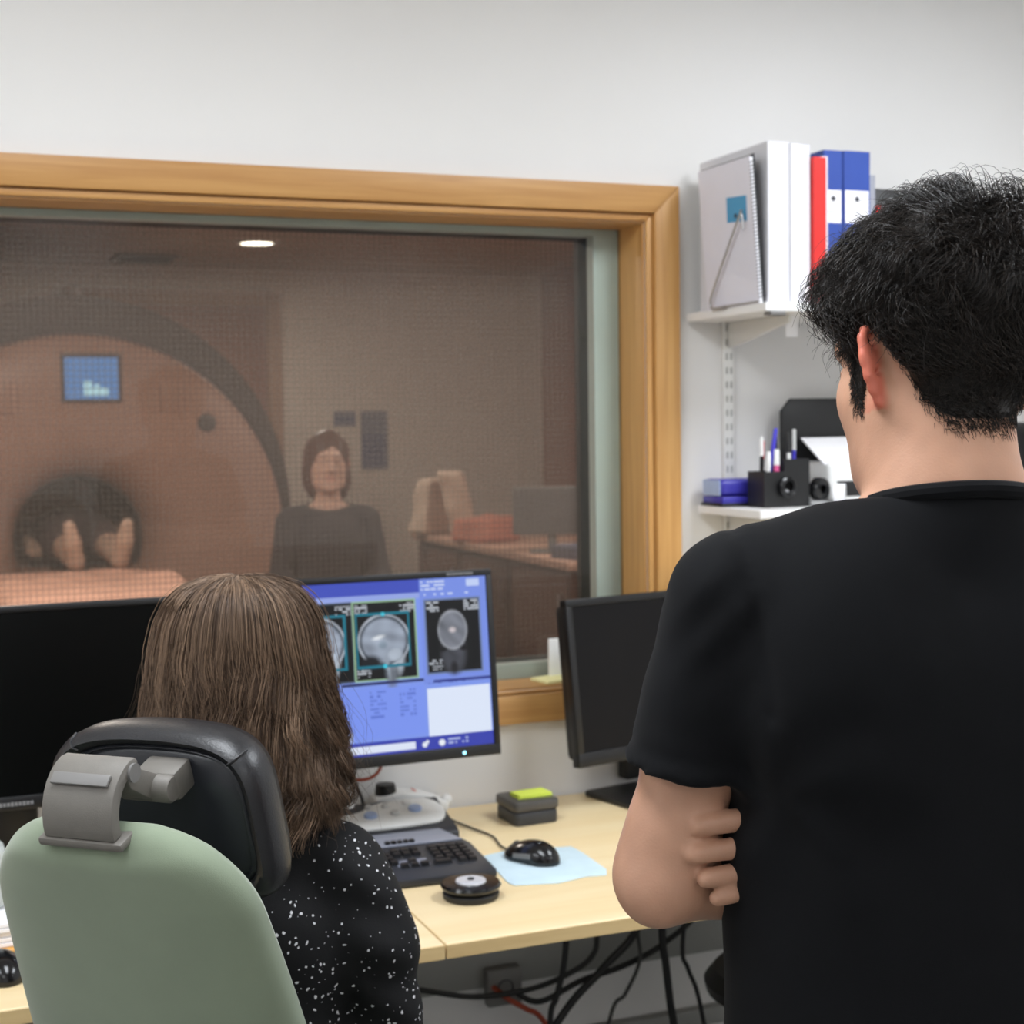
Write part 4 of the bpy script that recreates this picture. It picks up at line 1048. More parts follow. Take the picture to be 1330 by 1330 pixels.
# headrest cushion: padded ring around a recessed back shell
HT = BT @ Matrix.Translation((0.006, 0.110, 0.560)) @ Matrix.Rotation(rad(-9), 4, 'X')
HW, HH = 0.138, 0.094
def hr_outline(s, n=96):
    out = []
    for k in range(n):
        a = 2 * PI * k / n; c_, s_ = math.cos(a), math.sin(a); e = 4.6
        r = 1.0 / ((abs(c_) ** e + abs(s_) ** e) ** (1 / e))
        x, z = c_ * r * HW * s, s_ * r * HH * s
        x *= 1.0 - 0.07 * (z / HH)            # a little wider at the bottom
        z += 0.007 * (1 - (x / HW) ** 2)
        out.append((x, z))
    return out
def hr_bow(x): return -0.9 * x * x + 0.0      # ends curve back towards the viewer
rings = []
prof = [(0.80, -0.004), (0.815, -0.010), (0.85, -0.017), (0.91, -0.020), (0.97, -0.012), (1.0, 0.004), (0.985, 0.024), (0.93, 0.040), (0.80, 0.048), (0.5, 0.052), (0.02, 0.053)]
V, Fq = [], []
for s_, y_ in prof:
    for (x, z) in hr_outline(s_): V.append((x, y_ + hr_bow(x), z))
n = 96
for i in range(len(prof) - 1):
    for j in range(n): Fq.append((i * n + j, i * n + (j + 1) % n, (i + 1) * n + (j + 1) % n, (i + 1) * n + j))
Fq.append(tuple(range((len(prof) - 1) * n, len(prof) * n)))
G(HT).raw(V, Fq).obj('headrest_cushion', m_leather, CH, angle=60)
V, Fq = [], []
prof = [(0.83, -0.002), (0.815, -0.0105), (0.785, -0.0125), (0.765, -0.0075), (0.745, -0.0085), (0.72, -0.0125), (0.4, -0.0135), (0.02, -0.0138)]
for s_, y_ in prof:
    for (x, z) in hr_outline(s_): V.append((x, y_ + hr_bow(x), z))
for i in range(len(prof) - 1):
    for j in range(n): Fq.append((i * n + j, i * n + (j + 1) % n, (i + 1) * n + (j + 1) % n, (i + 1) * n + j))
Fq.append(tuple(range((len(prof) - 1) * n, len(prof) * n)))
G(HT).raw(V, Fq).obj('headrest_shell', m_hshell, CH, angle=60)
for sx in (-1, 1):
    pts = []
    for k in range(7):
        s_ = 0.86 + 0.14 * k / 6; x, z = hr_outline(s_)[int(n * (0.135 if sx > 0 else 0.365))]
        y_ = np.interp(s_, [0.85, 0.91, 0.97, 1.0], [-0.017, -0.020, -0.012, 0.004]) - 0.0008
        pts.append((x, y_ + hr_bow(x), z))
    G(HT).tube(pts, 0.0016, 6, 3).obj('stitch_seam', m_leather, CH)
# seat, column, base
f = Field(np.arange(-0.28, 0.281, 0.01), np.arange(-0.28, 0.29, 0.01), np.arange(0.38, 0.53, 0.008))
X, Y, Z = f.grid()
q = np.sqrt(np.maximum(np.abs(X) - 0.17, 0) ** 2 + np.maximum(np.abs(Y) - 0.17, 0) ** 2) - 0.065
f.d = (np.sqrt(np.maximum(q + 0.03, 0) ** 2 + np.maximum(np.abs(Z - 0.45) - 0.012, 0) ** 2) - 0.03).astype(np.float32)
V, F = f.nets(); mesh_np('seat', relax(V, F, 2), F, m_sage, CH)
G().bx(-0.09, 0.09, -0.13, 0.12, 0.36, 0.415, 0.01).obj('mechanism', m_black, CH)
G().prism([(-0.10, 0.36), (-0.10, 0.40), (-0.155, 0.42), (-0.185, 0.55), (-0.215, 0.56), (-0.19, 0.38)], -0.035, 0.035, 0.004, TX).obj('back_stem', m_black, CH)
G().lathe([(0.028, 0.09), (0.028, 0.36)], 20).obj('gas_column', m_dgrey, CH)
for k in range(5):
    a = 2 * PI * k / 5 + 0.3; c_, s_ = math.cos(a), math.sin(a)
    G().tube([(0, 0, 0.105), (c_ * 0.15, s_ * 0.15, 0.098), (c_ * 0.29, s_ * 0.29, 0.072)], [0.026, 0.016], 10, 4).obj('base_arm', m_black, CH)
    cs = G().lathe([(0.006, -0.02), (0.026, -0.02), (0.028, -0.012), (0.028, 0.012), (0.026, 0.02), (0.006, 0.02)], 20, (c_ * 0.29, s_ * 0.29, 0.028), (PI / 2, 0, a)).obj('caster', m_black, CH)
    G().lathe([(0.008, 0.028), (0.008, 0.075)], 10, (c_ * 0.29, s_ * 0.29, 0)).obj('caster_stem', m_dgrey, cs)
# ------------------------------------------------------------------ people
m_skin = attr_mat('skin', rough=0.48, sub=0.10, bump=0.12, bscale=420, spec=0.4)
m_eye = M('eye_white', (226, 220, 214), 0.2)
m_iris = M('dark_iris', (52, 36, 26), 0.15)
m_tee = M('black_jersey', (11, 12, 15), 0.85, var=0.10, scale=30, bump=0.12, bscale=1400, sheen=0.03, spec=0.16)
m_jean = M('dark_denim', (34, 38, 50), 0.85, var=0.1, scale=40, bump=0.2, bscale=900)
m_shoe = M('dark_shoe', (30, 28, 28), 0.5)
m_hairD = attr_mat('dark_hair', rough=0.4, spec=0.32)
m_hairB = attr_mat('brown_hair', rough=0.42, spec=0.3)
def axis(*segs):
    """non-uniform axis from (start, stop, step) pieces"""
    out = []
    for a, b, h in segs: out.append(np.arange(a, b - h * 0.25, h))
    return np.concatenate(out + [[segs[-1][1]]])

def head_tools(H0, yaw, pitch, s):
    rot = (pitch, 0, yaw); R = np.array(Euler(rot).to_matrix())
    return rot, R, (lambda *p: np.array(H0) + R @ (np.array(p) * s))

def build_head(f, H0, yaw, pitch, s=1.0, ears=True, fem=False):
    rot, R, h = head_tools(H0, yaw, pitch, s)
    E = lambda c, r, k=0.02, op='u', rr=None: f.ell(h(*c), np.array(r) * s, k * s, op, rr if rr is not None else rot)
    C = lambda a, b, ra, rb, k=0.015, op='u': f.cap(h(*a), h(*b), ra * s, rb * s, k * s, op)
    E((0, -0.014, 0.045), (0.073, 0.094, 0.084), 0.02)
    E((0, 0.022, 0.012), (0.064, 0.070, 0.080), 0.03)
    E((0, 0.033, -0.050), (0.055, 0.060, 0.064), 0.03)
    for sx in (-1, 1):
        C((sx * 0.056, 0.0, -0.03), (sx * 0.047, 0.022, -0.075), 0.016, 0.014, 0.03)
        C((sx * 0.047, 0.022, -0.075), (sx * 0.016, 0.078, -0.098), 0.014, 0.016, 0.03)
        E((sx * 0.044, 0.056, -0.016), (0.017, 0.018, 0.018), 0.03); C((sx * 0.046, 0.040, -0.02), (sx * 0.038, 0.046, -0.078), 0.018, 0.016, 0.03)
        C((sx * 0.014, 0.090, 0.032), (sx * 0.046, 0.076, 0.032), 0.009, 0.009, 0.018)
        E((sx * 0.032, 0.096, 0.010), (0.017, 0.016, 0.012), 0.012, 's')
    E((0, 0.082, -0.098), (0.022, 0.018, 0.018), 0.02)
    C((0, 0.090, 0.022), (0, 0.110, -0.022), 0.008, 0.011, 0.012)
    for sx in (-1, 1): E((sx * 0.012, 0.098, -0.026), (0.009, 0.010, 0.008), 0.01)
    E((0, 0.090, -0.052), (0.022, 0.012, 0.006), 0.006); E((0, 0.089, -0.064), (0.019, 0.012, 0.007), 0.006)
    for sx in (-1, 1): E((sx * 0.032, 0.0835, 0.010), (0.0135, 0.0125, 0.0125), 0.004)   # lids over the eyes
    return rot, R, h

def build_ears(f, h, s=1.0):
    for sx in (-1, 1):
        # ear frame: 'b' runs backward and outward from the head, 'u' up
        o = np.array((sx * 0.070, -0.006, 0.0)); b = np.array((sx * 0.90, -0.43, 0.0)); b /= np.linalg.norm(b)
        def e(bb, uu, out=0.0): return h(*(o + b * bb + np.array((0, 0.12 * uu, uu)) + np.array((sx * 0.47, 0.88, 0)) * out))
        rim = [(0.000, 0.006), (0.001, 0.022), (0.008, 0.033), (0.019, 0.035), (0.028, 0.027), (0.0305, 0.010), (0.027, -0.006), (0.021, -0.018), (0.014, -0.028), (0.006, -0.031), (0.000, -0.024)]
        for i in range(len(rim) - 1):
            f.cap(e(*rim[i]), e(*rim[i + 1]), 0.0042 * s, 0.0042 * s, 0.004 * s)
        f.cap(e(0.003, 0.018), e(0.003, -0.014), 0.0035 * s, 0.0035 * s, 0.008 * s)
        for (p, q) in (((0.006, 0.018), (0.020, 0.016)), ((0.006, 0.006), (0.022, 0.004)), ((0.004, -0.008), (0.016, -0.010)), ((0.004, -0.020), (0.009, -0.020))):
            f.cap(e(*p, -0.002), e(*q, -0.002), 0.0050 * s, 0.0040 * s, 0.009 * s)
        f.cap(e(-0.004, -0.006), e(-0.002, 0.004), 0.005 * s, 0.004 * s, 0.006 * s)
        f.cap(e(0.005, -0.024), e(0.006, -0.026), 0.0065 * s, 0.0065 * s, 0.006 * s)

def build_hand(f, W, d, n, thumb, curl=0.5, s=1.0, k=0.004):
    """palm and five fingers; d: direction of the hand, n: palm normal, thumb: direction of the thumb side"""
    W, d, n, t = [np.array(v, float) for v in (W, d, n, thumb)]
    d /= np.linalg.norm(d); n -= d * (n @ d); n /= np.linalg.norm(n); t = t - d * (t @ d) - n * (t @ n); t /= np.linalg.norm(t)
    for u in (-0.026, -0.009, 0.009, 0.026):
        f.cap(W + t * u * 0.7 * s + d * 0.012 * s, W + t * u * s + d * 0.085 * s, 0.015 * s, 0.0115 * s, 0.012 * s)
    for u, L, r in ((0.030, 0.070, 0.0085), (0.010, 0.079, 0.0088), (-0.010, 0.073, 0.0085), (-0.029, 0.057, 0.0075)):
        p = W + t * u * s + d * 0.090 * s; a = 0.0
        for seg, fr in enumerate((0.45, 0.30, 0.25)):
            a += curl * (0.75, 1.0, 0.7)[seg]
            dd = d * math.cos(a) + n * math.sin(a); q = p + dd * L * fr * s
            f.cap(p, q, r * s * (1 - 0.06 * seg), r * s * (0.94 - 0.07 * seg), k * s); p = q
    p = W + t * 0.026 * s + d * 0.026 * s
    for seg, (L, r) in enumerate(((0.040, 0.0125), (0.032, 0.0105), (0.026, 0.0092))):
        ang = 0.85 - 0.28 * seg; dd = d * math.cos(ang) + t * math.sin(ang) * 0.9 + n * (0.25 + 0.12 * seg) * curl * 2; dd /= np.linalg.norm(dd)
        q = p + dd * L * s; f.cap(p, q, r * s, r * s * 0.88, (0.012 if seg == 0 else k) * s); p = q

def skin_cols(V, h_inv, base, s=1.0, lips=True):
    """complexion: warmer ears, lips and brows, tiny mottling (colour of the skin itself)"""
    c = np.tile(np.array(base, np.float32), (len(V), 1))
    c *= (1 + 0.05 * vnoise(V * 60, 2) + 0.03 * vnoise(V * 200, 5))[:, None]
    q = h_inv(V)
    def w(p, r): return np.clip(1.2 - np.linalg.norm((q - np.array(p)) / np.array(r), axis=1), 0, 1)[:, None]
    ear = np.clip(np.minimum((np.abs(q[:, 0]) - 0.0745) / 0.008, 1), 0, 1) * (q[:, 2] > -0.034) * (q[:, 2] < 0.045) * (q[:, 1] < 0.02) * (q[:, 1] > -0.05)
    ear = ear[:, None]
    c = c * (1 - ear) + ear * (c * np.array((1.14, 0.58, 0.57)))
    for p, r, tint in (((0, 0.098, -0.058), (0.026, 0.02, 0.014), (0.85, 0.55, 0.55)), ((0.032, 0.09, 0.034), (0.024, 0.02, 0.007), (0.12, 0.1, 0.1)), ((-0.032, 0.09, 0.034), (0.024, 0.02, 0.007), (0.12, 0.1, 0.1)), ((0.032, 0.096, 0.010), (0.015, 0.012, 0.006), (0.25, 0.2, 0.2)), ((-0.032, 0.096, 0.010), (0.015, 0.012, 0.006), (0.25, 0.2, 0.2))):
        a = w(p, r); c = c * (1 - a) + a * c * np.array(tint)
    return c

# ================================================================== the standing man
MR, MZ = (0.844, -1.957), rad(-20)
man = thing('person', 'standing person in a black T-shirt with dark curly hair and folded arms', 'person', (MR[0], MR[1], 0), MZ)
HY, HP = rad(22), rad(-7)
H0 = (0.002, 0.022, 1.590)
SL, EL = np.array((-0.185, -0.005, 1.392)), np.array((-0.252, 0.010, 1.150))
SR, ER = np.array((0.185, -0.005, 1.392)), np.array((0.25, 0.04, 1.150))
WLf = np.array((-0.040, 0.165, 1.125))      # left wrist, in front of the chest
WRf = np.array((-0.115, 0.135, 1.205))      # right wrist, hand tucked under the left upper arm
f = Field(axis((-0.36, -0.11, 0.005), (-0.11, 0.11, 0.0032), (0.11, 0.36, 0.006)), axis((-0.17, -0.09, 0.005), (-0.09, 0.14, 0.0034), (0.14, 0.30, 0.006)), axis((0.0, 1.0, 0.012), (1.0, 1.42, 0.0045), (1.42, 1.745, 0.0032)))
f.ell((0, 0, 0.93), (0.165, 0.105, 0.13), 0.04).ell((0, 0.005, 1.08), (0.150, 0.098, 0.16), 0.05).ell((0, 0.005, 1.26), (0.165, 0.105, 0.17), 0.05)
for sx in (-1, 1):
    f.cap((0, -0.012, 1.455), (sx * 0.165, -0.01, 1.405), 0.048, 0.042, 0.03)
    f.ell((sx * 0.085, -0.05, 1.34), (0.085, 0.055, 0.10), 0.04)
    f.chain([(sx * 0.09, 0, 0.92), (sx * 0.095, 0.02, 0.50), (sx * 0.095, -0.01, 0.09)], (0.088, 0.058, 0.040), 0.03)
    f.chain([(sx * 0.095, -0.03, 0.05), (sx * 0.11, 0.15, 0.03)], (0.034, 0.026), 0.02)
f.cap((-0.004, -0.012, 1.40), (-0.004, 0.006, 1.535), 0.064, 0.055, 0.03)
f.cap((-0.003, 0.0, 1.50), (0, 0.02, 1.57), 0.055, 0.053, 0.03)
hrot, hR, hh = build_head(f, H0, HY, HP)
d_noear = f.d.copy()
build_ears(f, hh)
# arms
f.chain([SL, SL * 0.5 + EL * 0.5 + np.array((0, 0.006, 0)), SL * 0.15 + EL * 0.85, EL], (0.049, 0.0455, 0.0385, 0.037), 0.02)
f.ell(EL + np.array((-0.008, -0.022, -0.012)), (0.024, 0.022, 0.024), 0.02)
f.chain([EL, EL * 0.6 + WLf * 0.4 + np.array((0.01, -0.012, -0.004)), WLf], (0.040, 0.043, 0.027), 0.02)
f.chain([SR, SR * 0.45 + ER * 0.55, ER], (0.052, 0.047, 0.040), 0.02)
f.chain([ER, ER * 0.5 + WRf * 0.5 + np.array((0, 0.03, 0)), WRf], (0.042, 0.040, 0.027), 0.02)
build_hand(f, WLf, (0.9, 0.25, 0.15), (0.1, -1, 0), (0, 0, 1), 0.35)
# right hand: palm against the inside of the left arm, fingertips showing between arm and ribs
f.cap(WRf, (-0.185, 0.075, 1.190), 0.027, 0.026, 0.02)
f.cap((-0.165, 0.100, 1.215), (-0.185, 0.075, 1.160), 0.020, 0.018, 0.02)
for tip, r in (((-0.2255, -0.034, 1.2045), 0.0102), ((-0.2290, -0.036, 1.1805), 0.0100), ((-0.2200, -0.036, 1.1590), 0.0094), ((-0.2100, -0.032, 1.1410), 0.0084)):
    tip = np.array(tip); b0 = np.array((-0.165, 0.060, tip[2] + 0.004)); m1 = np.array((-0.160, 0.004, tip[2] + 0.004)); m2 = np.array((-0.184, -0.024, tip[2] + 0.003))
    f.chain([b0, m1, m2, tip], (r * 1.08, r * 1.04, r, r * 0.92), 0.0012)
f.chain([(-0.165, 0.10, 1.225), (-0.205, 0.075, 1.262), (-0.215, 0.05, 1.285)], (0.013, 0.011, 0.009), 0.006)
V, F = f.nets(); V = relax(V, F, 2, 0.4)
hinv = lambda P: ((P - np.array(H0)) @ hR)
cols = skin_cols(V, hinv, (0.60, 0.330, 0.218))
# two small moles on the nape, darker stubble shade on cheeks and jaw
for mp_, mr_ in (((0.058, -0.032, 1.4905), 0.0026), ((0.0755, -0.012, 1.488), 0.0024)):
    a = np.clip(1.6 - np.linalg.norm(V - np.array(mp_), axis=1) / mr_ / 1.6, 0, 1)[:, None]; cols = cols * (1 - a * 0.75) + a * 0.75 * np.array((0.10, 0.04, 0.035))
q_ = hinv(V); jaw = (np.clip((-0.03 - q_[:, 2]) / 0.03, 0, 1) * np.clip((q_[:, 1] - 0.015) / 0.03, 0, 1))[:, None]
cols = cols * (1 - 0.16 * jaw)
body = mesh_np('body', V, F, m_skin, man, cols); bV, bF = V, F
for sx in (-1, 1):
    e_ = G().ball(tuple(hh(sx * 0.032, 0.0800, 0.010)), (0.0118,) * 3).obj('eye', m_eye, man)
    G().ball(tuple(hh(sx * 0.032, 0.0895, 0.010)), (0.0052, 0.0035, 0.0052)).obj('iris', m_iris, e_)

# ---- T-shirt
s_ = Field(axis((-0.36, 0.36, 0.0055)), axis((-0.18, 0.20, 0.0055)), axis((0.86, 1.52, 0.0055)))
s_.ell((0, 0.0, 0.97), (0.200, 0.125, 0.20), 0.05).ell((0, 0.003, 1.10), (0.196, 0.122, 0.20), 0.05).ell((0, 0.004, 1.27), (0.192, 0.124, 0.185), 0.05).ell((0, 0.002, 1.17), (0.199, 0.121, 0.22), 0.03)
for sx, S_, E_ in ((-1, SL, EL), (1, SR, ER)):
    s_.cap((0, -0.012, 1.455), (sx * 0.16, -0.008, 1.408), 0.061, 0.052, 0.035)
    s_.ell((sx * 0.09, -0.055, 1.33), (0.095, 0.062, 0.115), 0.05)
    d_ = (E_ - S_) / np.linalg.norm(E_ - S_); end = S_ + d_ * 0.175
    c0 = S_ + d_ * 0.150; d2 = d_ + np.array((-sx * 0.16, 0, 0)); d2 /= np.linalg.norm(d2)
    v_ = Field(*s_.ax); v_.chain([S_ + np.array((sx * 0.004, 0, 0.004)), S_ * 0.5 + end * 0.5, end, end + d_ * 0.05], (0.0575, 0.0595, 0.0610, 0.0610), 0.012)
    X, Y, Z = s_.grid(); al = (X - c0[0]) * d2[0] + (Y - c0[1]) * d2[1] + (Z - c0[2]) * d2[2]
    v_.d = np.maximum(v_.d + (0.0026 * np.exp(-((al + 0.018) / 0.0045) ** 2)).astype(np.float32), al)
    hmx = np.clip(0.5 + 0.5 * (s_.d - v_.d) / 0.02, 0, 1); s_.d = s_.d * (1 - hmx) + v_.d * hmx - 0.02 * hmx * (1 - hmx)
X, Y, Z = s_.grid()
# loose jersey folds: pulls from the armpits and soft creases down the back
P = np.stack([X, Y, Z], -1)
for sx in (-1, 1):
    ax_ = np.stack([X - sx * 0.165, Z - 1.235], -1); rr_ = np.sqrt((ax_ ** 2).sum(-1)); th = np.arctan2(ax_[..., 1], -sx * ax_[..., 0])
    s_.d += (0.0028 * np.sin(th * 5 + 0.6 + 30 * rr_) * np.exp(-((rr_ - 0.07) / 0.05) ** 2) * (Y < 0.03)).astype(np.float32)
    # sleeve creases from the shoulder seam
    s_.d += (0.0022 * np.sin((Z * 0.8 + sx * X * 0.9) * 150) * np.exp(-((sx * X - 0.215) / 0.03) ** 2 - ((Z - 1.385) / 0.05) ** 2)).astype(np.float32)
    s_.d += (0.0040 * np.exp(-((sx * X - 0.186 + 0.12 * (1.43 - Z)) / 0.0055) ** 2) * (Z > 1.30)).astype(np.float32)  # shoulder seam
s_.d += (0.0035 * np.sin(X * 34 + 3.0 * np.sin(Z * 13)) * np.clip((1.16 - Z) / 0.15, 0, 1) + 0.0022 * vnoise(P * 24, 11)).astype(np.float32)
# openings: neckline and hem
zc_ = 1.4765 - 0.22 * Y - 0.10 * np.maximum(Y - 0.02, 0)
s_.d = np.maximum(s_.d, Z - zc_)
s_.d = np.maximum(s_.d, 0.90 - Z)
s_.d = np.where((Z < 0.93), np.maximum(s_.d, -1.0), s_.d)
V, F = s_.nets(); V = relax(V, F, 2, 0.45)
tee = mesh_np('t_shirt', V, F, m_tee, man)
cp_ = []
for k in range(49):
    a = 2 * PI * k / 48; x_, y_ = 0.0715 * math.sin(a), -0.004 + 0.0715 * math.cos(a)
    cp_.append((x_, y_, 1.4745 - 0.22 * y_ - 0.10 * max(y_ - 0.02, 0)))
G().tube(cp_, 0.0075, 10, 2).obj('collar', m_tee, tee)
# ---- trousers and shoes
def trousers(parent, hips, knees, ankles, pel, r=(0.100, 0.072, 0.060), waist=None, mat=m_jean, lo=(-0.3, -0.25, 0.05), hi=(0.3, 0.62, 1.05), cutz=None):
    t = Field(np.arange(lo[0], hi[0], 0.012), np.arange(lo[1], hi[1], 0.012), np.arange(lo[2], hi[2], 0.012))
    t.ell(*pel, 0.04)
    for a, b, c in zip(hips, knees, ankles): t.chain([a, b, c], r, 0.03)
    X, Y, Z = t.grid()
    if cutz: t.d = np.maximum(t.d, Z - cutz)
    V, F = t.nets(); return mesh_np('trousers', relax(V, F, 1), F, mat, parent)
def shoe(parent, x, y, rz=0.0):
    t = Field(np.arange(-0.07, 0.071, 0.007), np.arange(-0.09, 0.22, 0.007), np.arange(-0.01, 0.13, 0.007))
    t.ell((0, -0.01, 0.045), (0.042, 0.058, 0.05), 0.03).ell((0, 0.09, 0.03), (0.046, 0.09, 0.038), 0.03).cap((0, -0.02, 0.05), (0, -0.02, 0.10), 0.042, 0.044, 0.02)
    X, Y, Z = t.grid(); t.d = np.maximum(np.maximum(t.d, 0.0005 - Z), Z - 0.105)
    V, F = t.nets(); o = mesh_np('shoe', relax(V, F, 1), F, m_shoe, parent); o.location = (x, y, 0); o.rotation_euler = (0, 0, rz); return o
trousers(man, [(-0.09, 0, 0.90), (0.09, 0, 0.90)], [(-0.095, 0.02, 0.50), (0.095, 0.02, 0.50)], [(-0.095, -0.01, 0.10), (0.095, -0.01, 0.10)], ((0, 0, 0.93), (0.178, 0.115, 0.14)), (0.100, 0.072, 0.060), cutz=0.985)
shoe(man, -0.10, -0.01, rad(8)); shoe(man, 0.10, -0.01, rad(-8))

# ---- dark curly hair: a close cap over the scalp plus strands
z0 = int(np.searchsorted(f.ax[2], 1.46)); xs0, xs1 = np.searchsorted(f.ax[0], -0.135), np.searchsorted(f.ax[0], 0.135)
ys0, ys1 = np.searchsorted(f.ax[1], -0.135), np.searchsorted(f.ax[1], 0.16)
zz = np.concatenate([f.ax[2][z0:], np.arange(1.7485, 1.80, 0.0035)])
hf = Field(f.ax[0][xs0:xs1], f.ax[1][ys0:ys1], zz)
blk = d_noear[xs0:xs1, ys0:ys1, z0:]
hf.d[:] = 0.08
hf.d[:, :, :blk.shape[2]] = blk
top = blk[:, :, -1]
for k in range(blk.shape[2], len(zz)): hf.d[:, :, k] = top + (zz[k] - f.ax[2][-1]) * 0.95
X, Y, Z = hf.grid(); Q = np.stack([X - H0[0], Y - H0[1], Z - H0[2]], -1) @ hR
qx, qy, qz = Q[..., 0], Q[..., 1], Q[..., 2]
def hairline(qy):
    return np.interp(qy, [-0.11, -0.080, -0.060, -0.048, -0.036, -0.026, -0.020, 0.004, 0.010, 0.013, 0.031, 0.036, 0.052, 0.068, 0.12], [-0.060, -0.060, -0.057, -0.044, -0.024, 0.006, 0.034, 0.034, 0.0, -0.034, -0.026, 0.018, 0.034, 0.062, 0.070])
thick = np.interp(qz, [-0.06, -0.04, 0.0, 0.04, 0.075, 0.11], [0.0015, 0.006, 0.010, 0.013, 0.016, 0.015])
thick = thick * (1 - 0.75 * np.clip((qy - 0.006) / 0.02, 0, 1) * np.clip((0.035 - qz) / 0.02, 0, 1))
thick = thick * np.clip((qz - hairline(qy)) / 0.030, 0.0, 1.0) - 0.0012
thick = thick + 0.0065 * vnoise(Q * 52, 4) * np.clip((qz + 0.01) / 0.05, 0, 1)
hf.d = np.maximum(hf.d - thick, (hairline(qy) - qz) * 0.8 + 0.002 * vnoise(Q * 260, 6)).astype(np.float32)
V, F = hf.nets(); V = relax(V, F, 1)
hcol = np.tile(np.array((0.010, 0.008, 0.007), np.float32), (len(V), 1))
hair = mesh_np('hair', V, F, m_hairD, man, hcol)
# sample roots on the cap
def sample_surface(V, F, n, rg):
    c = V[F].mean(1); nn = np.cross(V[F[:, 2]] - V[F[:, 0]], V[F[:, 3]] - V[F[:, 1]]); ar = np.linalg.norm(nn, axis=1); nn /= np.maximum(ar, 1e-12)[:, None]
    i = rg.choice(len(F), n, p=ar / ar.sum()); w_ = rg.random((n, 4)); w_ /= w_.sum(1, keepdims=True)
    return (V[F[i]] * w_[..., None]).sum(1), nn[i]
def smooth_normals(P, rg): return P
NR = 15000
Pr, Nr = sample_surface(V, F, NR, rg := np.random.default_rng(21))
q = (Pr - np.array(H0)) @ hR; nl = Nr @ hR
# ignore the cut underside
outw = q / np.array((0.073, 0.094, 0.084)); outw[:, 2] -= 0.5; outw /= np.linalg.norm(outw, axis=1, keepdims=True)
keep = (nl * outw).sum(1) > 0.2
q, nl, outw = q[keep], nl[keep], outw[keep]; n = len(q)
nl = nl * 0.5 + outw * 0.5; nl /= np.linalg.norm(nl, axis=1, keepdims=True)
topw = np.clip((q[:, 2] - 0.030) / 0.05, 0, 1); frontw = np.clip((q[:, 1] - 0.035) / 0.04, 0, 1) * np.clip((q[:, 2] - 0.02) / 0.04, 0, 1)
cl = vnoise(q * 55, 31); cl2 = vnoise(q * 48, 32); cl3 = vnoise(q * 60, 33)
length = 0.010 + 0.016 * np.clip((q[:, 2] + 0.05) / 0.08, 0, 1) + 0.024 * topw + 0.012 * frontw; length *= rg.uniform(0.65, 1.2, n)
flow = np.stack([-0.25 * topw + 1.0 * cl * topw, 0.75 * topw - 0.45 * (1 - topw) + 0.9 * cl2 * topw, -1.0 * (1 - topw) - 0.15 * topw - 0.5 * frontw], -1)
flow += rg.normal(0, 0.16, (n, 3)); flow -= nl * (flow * nl).sum(1, keepdims=True); flow /= np.maximum(np.linalg.norm(flow, axis=1, keepdims=True), 1e-6)
side = np.cross(nl, flow)
S = 9; t = np.linspace(0, 1, S)[None, :, None]
amp = ((0.0024 + 0.0070 * topw + 0.003 * frontw) * rg.uniform(0.6, 1.3, n))[:, None, None]; ph = (5 * cl3 + rg.normal(0, 0.35, n))[:, None, None]; om = (5.2 + 2.5 * cl2)[:, None, None]
lift = (0.0042 + 0.009 * topw * (0.8 + 0.6 * cl))[:, None, None]
Ph = (q - nl * 0.0005)[:, None, :] + flow[:, None, :] * length[:, None, None] * t * (1 - 0.25 * t) + nl[:, None, :] * (lift * np.sin(t * 2.2) + amp * (np.cos(om * t + ph) - np.cos(ph)) * t ** 0.5) + side[:, None, :] * amp * (np.sin(om * t + ph) - np.sin(ph))
Ph = Ph @ hR.T + np.array(H0)
bc_ = np.array((0.016, 0.0125, 0.0105))[None] * rg.uniform(0.45, 1.5, (n, 1)) + np.array((0.012, 0.007, 0.004))[None] * (rg.random((n, 1)) ** 3)
strands('hair_strands', Ph, 0.00042, 0.00012, m_hairD, hair, bc_)
# feathered short hairs along the hairline, rooted in the skin
hb = (bV[bF].mean(1) - np.array(H0)) @ hR
edge = hb[:, 2] - hairline(hb[:, 1])
selF = bF[(hb[:, 2] > -0.085) & (np.linalg.norm(hb[:, :2], axis=1) < 0.125) & (edge > -0.007) & (edge < 0.045) & ~((np.abs(hb[:, 0]) > 0.078) & (hb[:, 1] < 0.012) & (hb[:, 1] > -0.045) & (hb[:, 2] < 0.045))]
Pb, Nb = sample_surface(bV, selF, 12000, rg)
qb = (Pb - np.array(H0)) @ hR; nb_ = Nb @ hR; eb = qb[:, 2] - hairline(qb[:, 1])
kp = rg.random(len(qb)) < np.clip((eb + 0.007) / 0.014, 0.05, 1); qb, nb_ = qb[kp], nb_[kp]; nB = len(qb)
fl = np.stack([np.zeros(nB), np.where(qb[:, 1] > 0.0, 0.15, -0.55), np.full(nB, -1.0)], -1) + rg.normal(0, 0.28, (nB, 3)); fl -= nb_ * (fl * nb_).sum(1, keepdims=True); fl /= np.linalg.norm(fl, axis=1, keepdims=True)
tb2 = np.linspace(0, 1, 5)[None, :, None]; Lb = rg.uniform(0.003, 0.0075, nB)[:, None, None]
Pq = qb[:, None, :] + fl[:, None, :] * Lb * tb2 + nb_[:, None, :] * (0.0003 + 0.0022 * tb2 * (1 - 0.4 * tb2))
strands('short_hairs', Pq @ hR.T + np.array(H0), 0.00024, 0.00008, m_hairD, hair, np.tile((0.013, 0.010, 0.008), (nB, 1)))
